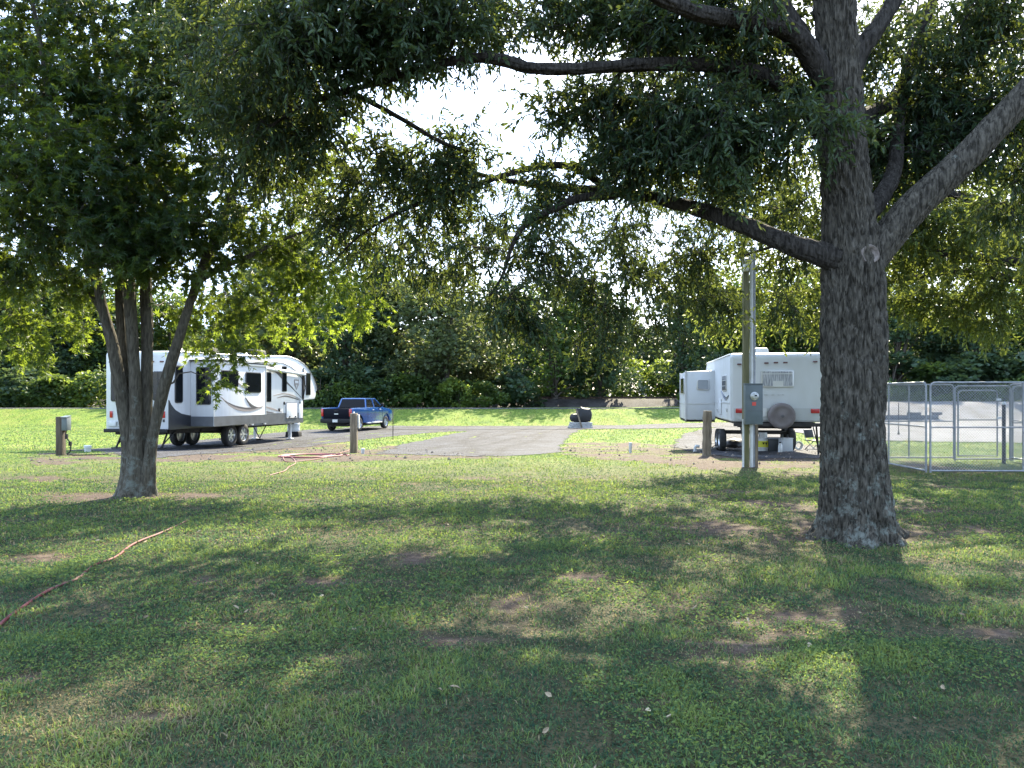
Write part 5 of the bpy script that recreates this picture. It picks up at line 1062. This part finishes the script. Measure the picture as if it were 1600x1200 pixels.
tag(hc.build('hose_coil', M_pvc), 'upright coil of pale hose lying by the white box under the trailer tail', 'hose')
c = at(1272, 702); cs = thing('folding_chair', 'low black folding chair with metal legs at the right tail corner of the trailer', 'chair', c, .5)
m = MB(); m.box((0,0,.30), (.42,.40,.03)); m.build('seat', M_black, cs, bevel=.01)
m = MB(); m.box((0,.22,.52), (.42,.03,.28), rx=-.25); m.build('backrest', M_black, cs, bevel=.01)
for s_ in (-1,1):
    m = MB(); m.tube([(s_*.21,-.20,0), (s_*.21,.18,.34), (s_*.21,.27,.68)], .013, 6); m.build('leg', M_trim, cs)
    m = MB(); m.tube([(s_*.19,.22,0), (s_*.19,-.18,.31)], .013, 6); m.build('leg', M_trim, cs)
c = at(1147, 700); bg_ = MB(); bm_ = bg_.bm
bmesh.ops.create_icosphere(bm_, subdivisions=3, radius=.36)
for v in bm_.verts:
    n_ = float(fbm(v.co.x*4+3, v.co.y*4, v.co.z*4, seed=8, oct=3)) - .5; v.co *= 1 + n_*.5; v.co.z = max(v.co.z * .62, -.12) + .14; v.co += Vector(c)
tag(bg_.build('tarp_bundle', mat('black_tarp', (.012,.012,.013), .5, var=(.03,.025,.022), scale=6, bump=.6, bscale=10)), 'black crumpled tarp bundle on the ground left of the meter post', 'tarp')
# sewer hose and fittings left of the round post
c = Vector(at(1088, 706)); sh = thing('sewer_hose', 'grey ribbed sewer hose with a white elbow, running from the trailer to the round post', 'hose', c)
m = MB(); pts_ = [Vector(p) for p in crom([(.05,.0,.05),(.5,.2,.07),(.9,.6,.12),(1.2,1.0,.22)], 14)]
m.tube(pts_, [.042 + .008 * (i % 2) for i in range(len(pts_))], 8); m.build('hose', mat('grey_hose', (.28,.27,.25), .6), sh)
m = MB(); m.tube([(-.04,0,.0),(-.04,0,.14),(-.02,0,.19),(.10,.01,.18)], .05, 10); m.lathe([(.07,.0),(.07,.06)], (-.04,0,.0), 'z', 14); m.build('elbow', M_pvc, sh)
m = MB()
for k_, (a_, b__) in enumerate([((1096,703),(1150,690)),((1100,712),(1145,694))]):
    pa, pb = Vector(at(*a_)), Vector(at(*b__)); md_ = (pa + pb) / 2 + Vector((-.1,.3,.12)); m.tube([Vector(p) for p in crom([pa + Vector((0,0,.03)), md_, pb + Vector((0,0,.25))], 8)], .014, 6)
tag(m.build('power_cable', M_black), 'thin black cable looping from the round post towards the trailer', 'cable')

# ---------------------------------------------------------------- posts
def wood_post(px, py, top_py, wpx, round_, label, m_, lean=0):
    g_ = G(px, py); h = (py - top_py) * g_.y / F; r_ = wpx * g_.y / F / 2
    root = thing('wooden_post', label, 'post', g_, 0)
    m = MB()
    if round_:
        n = 14; pts = [(lean*k/n*h, 0, -.15 + (h+.15)*k/n) for k in range(n+1)]
        m.tube(pts, [r_ * (1 + .08*math.sin(k*1.7) + (.12 if k < 2 else 0)) for k in range(n+1)], 14)
    else: m.box((0,0,h/2-.05), (r_*1.9, r_*1.9, h+.1))
    m.build('shaft', m_, root, bevel=.012 if not round_ else .006); return root, h, r_
p1, h1_, r1_ = wood_post(95, 712, 651, 11, False, 'dark square wooden post with a grey outlet box, left of the maple', M_wood2)
M_gbox = mat('grey_enamel_box', (.095,.12,.125), .5, var=(.08,.10,.105), scale=5)
m = MB(); m.box((r1_ + .07, -.02, h1_ - .20), (.15, .22, .38)); ob_ = m.build('outlet_box', M_gbox, p1, bevel=.012)
m = MB(); m.box((r1_ + .07, -.04, h1_ - .0), (.17, .26, .02), rx=.15); m.build('lid', M_gbox, ob_)
m = MB(); m.tube([Vector(p) for p in crom([(r1_+.07,-.02,h1_-.38),(r1_+.08,-.06,h1_-.55),(r1_+.20,-.08,h1_-.72),(r1_+.24,-.1,h1_-.88),(r1_+.22,-.1,.12),(r1_+.15,-.1,.04),(r1_+.6,-.2,.03),(r1_+1.2,.1,.03)], 7)], .018, 6); m.box((r1_+.10,-.06,h1_-.56),(.06,.06,.14)); m.box((r1_+.22,-.09,h1_-.76),(.07,.06,.12)); m.build('power_cord', M_black, p1)
p2, h2_, r2_ = wood_post(553, 708, 646, 11, False, 'lighter square wooden post beside the red hose coil', M_wood)
m = MB(); m.box((r2_+.02, .06, h2_-.25), (.05, .16, .42)); m.build('outlet_box', M_pvc, p2, bevel=.01)
m = MB(); m.lathe([(.03,0),(.03,.04),(.01,.05)], (0,0,h2_), 'z', 10); m.build('cap_bolt', M_trim, p2)
p3, h3_, r3_ = wood_post(1104, 712, 642, 14, True, 'short round wooden post standing in the soil left of the meter post', M_wood, .02)
# meter post
mpz = G(1168, 730); D_ = mpz.y; mp_ = thing('meter_post', 'tall timber post with grey electric meter box and pipes, in front of the trailer', 'utility post', mpz)
px2x = lambda px: (px - 1168) * D_ / F; py2z = lambda py: (730 - py) * D_ / F
hp = py2z(402)
m = MB(); m.box((px2x(1165.5), .02, hp/2-.1), (.125, .13, hp+.2)); m.build('timber', mat('mossy_timber', (.08,.08,.03), .85, var=(.14,.13,.065), scale=5, bump=.4, bscale=25, stretch=(3,3,.3)), mp_, bevel=.01)
m = MB(); m.tube([(px2x(1173.5), -.03, -.05), (px2x(1173.5), -.03, hp+.02)], .042, 12); m.build('white_conduit', M_pvc, mp_, label='white plastic pipe up the middle of the post')
m = MB(); m.tube([(px2x(1178.5), 0, -.05), (px2x(1178.5), 0, hp+.12)], .030, 12); m.lathe([(.05,hp+.1),(.06,hp+.16),(.03,hp+.22)], (px2x(1178.5),0,0), 'z', 12); m.build('steel_conduit', M_steel, mp_)
m = MB(); m.tube([(px2x(1161), -.02, -.05), (px2x(1161), -.02, py2z(655))], .028, 10); m.build('lower_conduit', M_pvc, mp_)
m = MB(); m.box((px2x(1181.5), .0, py2z(697)), (.06, .09, py2z(664))); m.build('side_board', M_wood, mp_)
m = MB(); m.box((px2x(1173.8), -.13, (py2z(601)+py2z(663))/2), (.385, .15, py2z(601)-py2z(663))); bx_ = m.build('meter_box', M_gbox, mp_, bevel=.012)
bz = py2z(619); m = MB(); m.lathe([(.092,0),(.092,-.02),(.078,-.03)], (px2x(1174), -.205, bz), 'y', 24); m.build('meter_ring', M_trim, bx_)
m = MB(); m.lathe([(.072,-.03),(.070,-.075),(.05,-.095),(0,-.10)], (px2x(1174), -.205, bz), 'y', 24, cap=False); m.build('meter_glass', mat('meter_glass', (.45,.46,.45), .12, coat=1), bx_, smooth=60)
m = MB(); m.box((px2x(1174), -.307, bz+.01), (.05,.01,.03)); m.build('meter_dial', M_black, bx_)
m = MB(); m.box((px2x(1173.5), -.208, py2z(631)), (.085,.006,.08)); m.build('red_notice', mat('red_notice', (.55,.06,.04), .6), bx_)
m = MB(); m.box((px2x(1173.8), -.21, py2z(642)), (.34,.010,.010)); m.build('box_seam', M_greyband, bx_)
m = MB(); m.box((px2x(1173.8), -.13, py2z(600.2)), (.41,.18,.02)); m.build('rain_cap', M_gbox, bx_)
m = MB(); m.box((px2x(1163), -.12, py2z(420)), (.10,.12,.16)); m.tube([(px2x(1163),-.12,py2z(412)),(px2x(1163),-.16,py2z(405))], .05, 10); m.build('yard_lamp', M_pvc, mp_, bevel=.02)
# small soil mounds at posts are part of ground; metal stake and pipe stubs
g_ = G(614, 687); m = MB(); hs = 47 * g_.y / F
st_ = thing('metal_stake', 'thin metal stake between the pickup and the middle driveway, black with a pale top', 'stake', g_)
m.tube([(0,0,-.1),(0,0,hs*.62)], .022, 6); m.build('shaft', M_black, st_); m = MB(); m.tube([(0,0,hs*.62),(0,0,hs)], .024, 6); m.build('tip', M_wood, st_)
for px, py, h_, r_, lab in ((137,706,.20,.10,'short white pipe cap sticking out of the dark soil right of the outlet post'), (567,709,.15,.05,'tiny white pipe stub close to the lighter square post'), (985,708,.32,.045,'slim white pipe standing in the bare soil between driveway and trailer')):
    g_ = G(px, py); pt_ = thing('pipe_stub', lab, 'pipe', g_, 0, 'white pipe stubs in the soil')
    m = MB(); m.lathe([(r_,-.1),(r_,h_*.7)], (0,0,0), 'z', 16); m.build('pipe', M_pvc, pt_); m = MB(); m.lathe([(r_*1.18,h_*.65),(r_*1.18,h_),(r_*.9,h_+.015)], (0,0,0), 'z', 16); m.build('cap', M_pvc, pt_)

# ---------------------------------------------------------------- hoses on the lawn
M_redhose = mat('red_hose', (.13,.022,.024), .7, var=(.15,.070,.060), scale=1.5, lo=.45, hi=.62, coords='Object')
M_tanhose = mat('faded_pink_hose', (.30,.19,.14), .6, var=(.28,.09,.07), scale=2.5, lo=.4, hi=.7)
def ground_tube(name, pts, r, m_, label, cat='hose', lift=0, n=10):
    c = crom([(x, y) for x, y in pts], n); m = MB(); V = []
    for i, p in enumerate(c):
        x, y = p[0] + (float(vnoise(p[0]*.9, p[1]*.9, seed=5)) - .5)*.10, p[1]
        V.append((x, y, float(Z(x, y)) + r + lift - .05 * float(S((y-9.3)/1.0) * S((15.2-y)/1.5)) + .012*(float(vnoise(x*1.7, y*1.7, seed=8))-.6)))
    m.tube(V, r, 8); return tag(m.build(name, m_, smooth=80), label, cat)
fg = [(-40,1010),(0,972),(40,944),(80,921),(118,906),(140,888),(180,872),(205,854),(240,838),(266,826),(290,815),(318,800),(345,786),(372,770),(385,758),(412,746),(440,738),(452,731),(462,723),(450,713),(442,716),(448,722),(470,721),(505,716),(530,709),(551,703)]
ground_tube('garden_hose', [tuple(G(x, y)[:2]) for x, y in fg], .0125, M_redhose, 'long faded red hose lying in the grass from the left edge to the post', lift=.0)
gq = G(488, 713); cp = []
for k in range(70):
    a = k * 2 * math.pi / 16; rr_ = .98 - .006*k + .10*math.sin(k*.37); cp.append((gq.x + rr_*math.cos(a) + .10*math.sin(k*.23), gq.y + 1.15*rr_*math.sin(a)))
ground_tube('hose_coil', cp, .018, mat('dark_red_hose', (.13,.014,.02), .6, var=(.17,.04,.04), scale=1.5), 'loose coil of dark red hose on the bare soil left of the lighter post', n=2, lift=.0)

# ---------------------------------------------------------------- black covered heap on pale slabs with a leaning plank
g_ = G(907, 669); hp_ = thing('covered_heap', 'black covered heap on a stack of pale slabs at the end of the driveway', 'covered heap', g_, .1)
M_slab = mat('pale_slab', (.26,.26,.25), .85, var=(.38,.37,.35), scale=5, bump=.4)
for i in range(3):
    m = MB(); m.box((.02*(i-1), 0, .07 + i*.135), (1.45 - .08*i, 1.1, .12), rz=.03*i); m.build('slab', M_slab, hp_, bevel=.012)
m = MB(); bmesh.ops.create_cube(m.bm, size=1); bmesh.ops.subdivide_edges(m.bm, edges=m.bm.edges, cuts=7, use_grid_fill=True)
for v in m.bm.verts:
    q_ = v.co.copy(); n_ = float(fbm(q_.x*3, q_.y*3, q_.z*3, seed=2, oct=3)) - .5; sph = q_.normalized() * .62; q_ = q_.lerp(sph, .52)
    top_ = .90 if q_.x > -.12 else .52
    v.co = Vector((q_.x*1.32 + .02, q_.y*.95, .42 + (q_.z + .5) * top_ * (1 + n_*.2) + n_*.05))
m.build('cover', mat('black_cover', (.010,.010,.011), .7, bump=.5, bscale=8), hp_, smooth=60)
m = MB(); m.box((-.22, -.62, .66), (.10, .03, 1.25), ry=-.28, rx=-.12); m.build('leaning_plank', M_wood, hp_)

# ---------------------------------------------------------------- concrete blocks on the gravel lot
M_block = mat('dark_concrete_block', (.085,.085,.09), .9, var=(.14,.14,.145), scale=8, bump=.5)
def block(px, py, dz, wd, h, lab, rz=0):
    g_ = G(px, py); k = thing('concrete_block', lab, 'concrete block', (g_.x, g_.y, g_.z + dz), rz, 'dark concrete blocks piled on the gravel lot')
    m = MB(); m.box((0,0,h/2), (wd,.45,h)); m.build('block', M_block, k, bevel=.02)
    m = MB()
    for s_ in (-1,1): m.box((s_*wd*.22, 0, h+.002), (wd*.26,.26,.006))
    m.build('core_hole', M_black, k)
s1 = G(1400, 656).y / F
for px, wpx, row, lab in ((1375,40,0,'dark concrete block lowest at the left end of the pile, half behind the oak trunk'),(1400,32,0,'long dark concrete block lying in the middle of the pile'),(1428,28,0,'dark concrete block at the base under the tall one'),(1428,18,1,'dark concrete block set on top, tallest point of the pile'),(1452,24,0,'low dark concrete block right of the tall one'),(1464,12,1,'small dark concrete block on top at the right end of the pile')):
    block(px, 655, row * .30, wpx * s1, .31 if row == 0 else .22, lab)
g_ = G(1404, 680); m = MB(); ts_ = thing('fence_stake', 'thin dark steel stake standing in the grass in front of the concrete blocks', 'stake', g_); m.tube([(0,0,-.1),(0,0,50*g_.y/F)], .018, 6); m.build('shaft', M_black, ts_); m = MB(); m.box((0,0,.05),(.10,.012,.14)); m.build('anchor_plate', M_black, ts_)

# ---------------------------------------------------------------- chain-link kennel
M_wire = mat('chain_link_wire', (.30,.31,.32), .5, .8)
def panel_root(name, label, p0, p1, h=1.83, posts=(), mid=(.93,), rt=.021, corner=.10, gate=None, grp='panels of the wire kennel', cat='kennel panel'):
    p0, p1 = Vector((*p0, 0)), Vector((*p1, 0)); L = (p1-p0).length; ang = math.atan2(p1.y-p0.y, p1.x-p0.x)
    zb = float(Z(*p0[:2])); root = thing(name, label, cat, (p0.x, p0.y, zb + .03), ang, grp)
    m = MB(); r = corner; fr = [(0,0,0)]
    fr = [(0,0,.0),(0,0,h-r)] + [(r-r*math.cos(a),0,h-r+r*math.sin(a)) for a in np.linspace(.3,math.pi/2,5)] + [(L-r+r*math.sin(a),0,h-r+r*math.cos(a)) for a in np.linspace(0,math.pi/2-.3,5)] + [(L,0,h-r),(L,0,0)]
    m.tube(fr, rt, 8); m.tube([(0,0,.04),(L,0,.04)], rt*.9, 8)
    for z in mid: m.tube([(0,0,z),(L,0,z)], rt*.75, 7)
    for q_ in posts: m.tube([(q_,0,.04),(q_,0,h)], rt*.85, 7)
    m.build('frame', M_steel, root)
    if gate:
        a, b, zh = gate; g = MB(); r = .10
        fr = [(a,-.03,.12),(a,-.03,zh-r)] + [(a+r-r*math.cos(t),-.03,zh-r+r*math.sin(t)) for t in np.linspace(.3,math.pi/2,5)] + [(b-r+r*math.sin(t),-.03,zh-r+r*math.cos(t)) for t in np.linspace(0,math.pi/2-.3,5)] + [(b,-.03,zh-r),(b,-.03,.12),(a,-.03,.12)]
        g.tube(fr, rt*.9, 8); g.tube([(a,-.03,1.0),(b,-.03,1.0)], rt*.7, 7); go = g.build('gate', M_steel, root)
        g = MB(); g.box((b+.03,-.06,1.05),(.12,.05,.06)); g.box((b+.02,-.05,1.5),(.10,.05,.05)); g.build('latch', M_trim, go)
    # woven diamonds
    V = []; Fc = []; n = 0; s = .062; r_ = .0027
    for k in range(int(-h/s), int(L/s)+1):
        for dr in (1,-1):
            x0 = k*s; a, b = (x0, 0.04), (x0+h-.04, h) 
            if dr < 0: a, b = (x0, h), (x0+h-.04, .04)
            # clip to 0..L
            (xa, za), (xb, zb_) = a, b
            if xb <= 0 or xa >= L: continue
            if xa < 0: za += (zb_-za)*(0-xa)/(xb-xa); xa = 0
            if xb > L: zb_ = za + (zb_-za)*(L-xa)/(xb-xa); xb = L
            dx, dz = xb-xa, zb_-za; l = math.hypot(dx, dz)
            if l < .03: continue
            nx, nz = -dz/l*r_, dx/l*r_; yo = .002*dr
            for (X_, Z_) in ((xa,za),(xb,zb_)):
                V += [(X_+nx, yo, Z_+nz), (X_-nx*.5, yo+r_, Z_-nz*.5), (X_-nx*.5, yo-r_, Z_-nz*.5)]
            for i in range(3): j = (i+1) % 3; Fc.append((n+i, n+j, n+3+j, n+3+i))
            n += 6
    Fc = np.array(Fc); np_mesh('wire_mesh', np.array(V), Fc.ravel(), np.full(len(Fc), 4), M_wire, parent=root)
    return root
A = (8.43, 15.1); KY = 18.3; KX = 12.5
panel_root('kennel_panel', 'wire kennel side panel running back from the front corner beside the oak trunk', (A[0]-.02, A[1]+.03), (A[0]-.02+.1, KY), posts=(1.6,))
panel_root('kennel_panel', 'front wire kennel panel nearest the viewer, right of the oak trunk', (A[0]+.05, A[1]), (KX, A[1]-.10), posts=(1.85,), mid=(.92,))
panel_root('kennel_panel', 'left back wire kennel panel seen through the front one', (A[0]+.12, KY), (10.85, KY), posts=(1.2,))
panel_root('kennel_panel', 'back wire kennel panel with a round-cornered gate inside its frame', (10.88, KY), (12.25, KY), gate=(.06,1.02,1.72), mid=())
panel_root('kennel_panel', 'back wire kennel panel right of the gate at the edge of view', (12.30, KY), (15.0, KY), posts=(.7,))
panel_root('kennel_panel', 'inner wire kennel divider running from front to back past the gate', (12.2, 15.2), (12.2, KY-.05), posts=(), mid=(.95,))
# steel gate post, dark and thicker
g_ = Vector((11.62, 17.6, float(Z(11.6, 17.6)))); m = MB(); gp_ = thing('gate_post', 'thick dark steel post standing right of the kennel gate', 'post', g_)
m.tube([(0,0,-.1),(0,0,1.42)], .04, 10); m.build('shaft', M_under, gp_); m = MB(); m.lathe([(.045,1.40),(.045,1.44),(.02,1.47)], (0,0,0), 'z', 12); m.build('cap', M_trim, gp_)

# ---------------------------------------------------------------- litter on the lawn
wp_, wd_, wl_, ww_, wt_ = weeds(); tag(leaf_mesh('lawn_weeds', wp_, wd_, wl_, ww_, LANCE, M_grass, None, wt_), 'tiny round-leaved weeds and clover growing through the lawn', 'weeds', kind='stuff')
n_ = 150; yy_ = 3 + 13 * rng.random(n_)**.8; xx_ = (rng.random(n_)*2-1) * (.70*yy_); ps_ = np.stack([xx_, yy_, Z(xx_, yy_) + .030], -1); dd_ = rng.normal(size=(n_,3)) * np.array([1,1,.25])
tag(leaf_mesh('fallen_leaves', ps_, dd_, .04+.03*rng.random(n_), .015+.010*rng.random(n_), LANCE, mat('dry_leaf', (.16,.11,.06), .8, var=(.36,.30,.20), scale=1.5), None, rng.random(n_)), 'dry brown and pale fallen leaves scattered on the lawn', 'fallen leaves', kind='stuff')
# clods and stones in the soil strips
cl_ = []; n_ = 0; V_ = []; F_ = []
def in_soil(x, y): return np.any([inpoly(x, y, p) for p in DIRTP], axis=0)
xs2 = (rng.random(9000)-.5)*34; ys2 = 17 + rng.random(9000)*13; k_ = in_soil(xs2, ys2); xs2, ys2 = xs2[k_][:700], ys2[k_][:700]
o8 = np.array([(1,0,0),(-1,0,0),(0,1,0),(0,-1,0),(0,0,1),(0,0,-1)], float); f8 = np.array([(0,2,4),(2,1,4),(1,3,4),(3,0,4),(2,0,5),(1,2,5),(3,1,5),(0,3,5)])
sz = .010 + .032 * rng.random(len(xs2))**3; cc = np.stack([xs2, ys2, Z(xs2, ys2) + sz*.3 + .01], -1)
Vv = cc[:,None,:] + o8[None] * (sz[:,None,None] * (.6 + .8*rng.random((len(xs2),6,1)))); Ff = (np.arange(len(xs2))*6)[:,None,None] + f8[None]
tag(np_mesh('soil_clods', Vv.reshape(-1,3), Ff.reshape(-1), np.full(len(xs2)*8, 3), mat('soil_clod', (.15,.115,.09), .95, var=(.24,.20,.17), scale=3)), 'clods and pebbles in the bare soil strips', 'clods', kind='stuff')
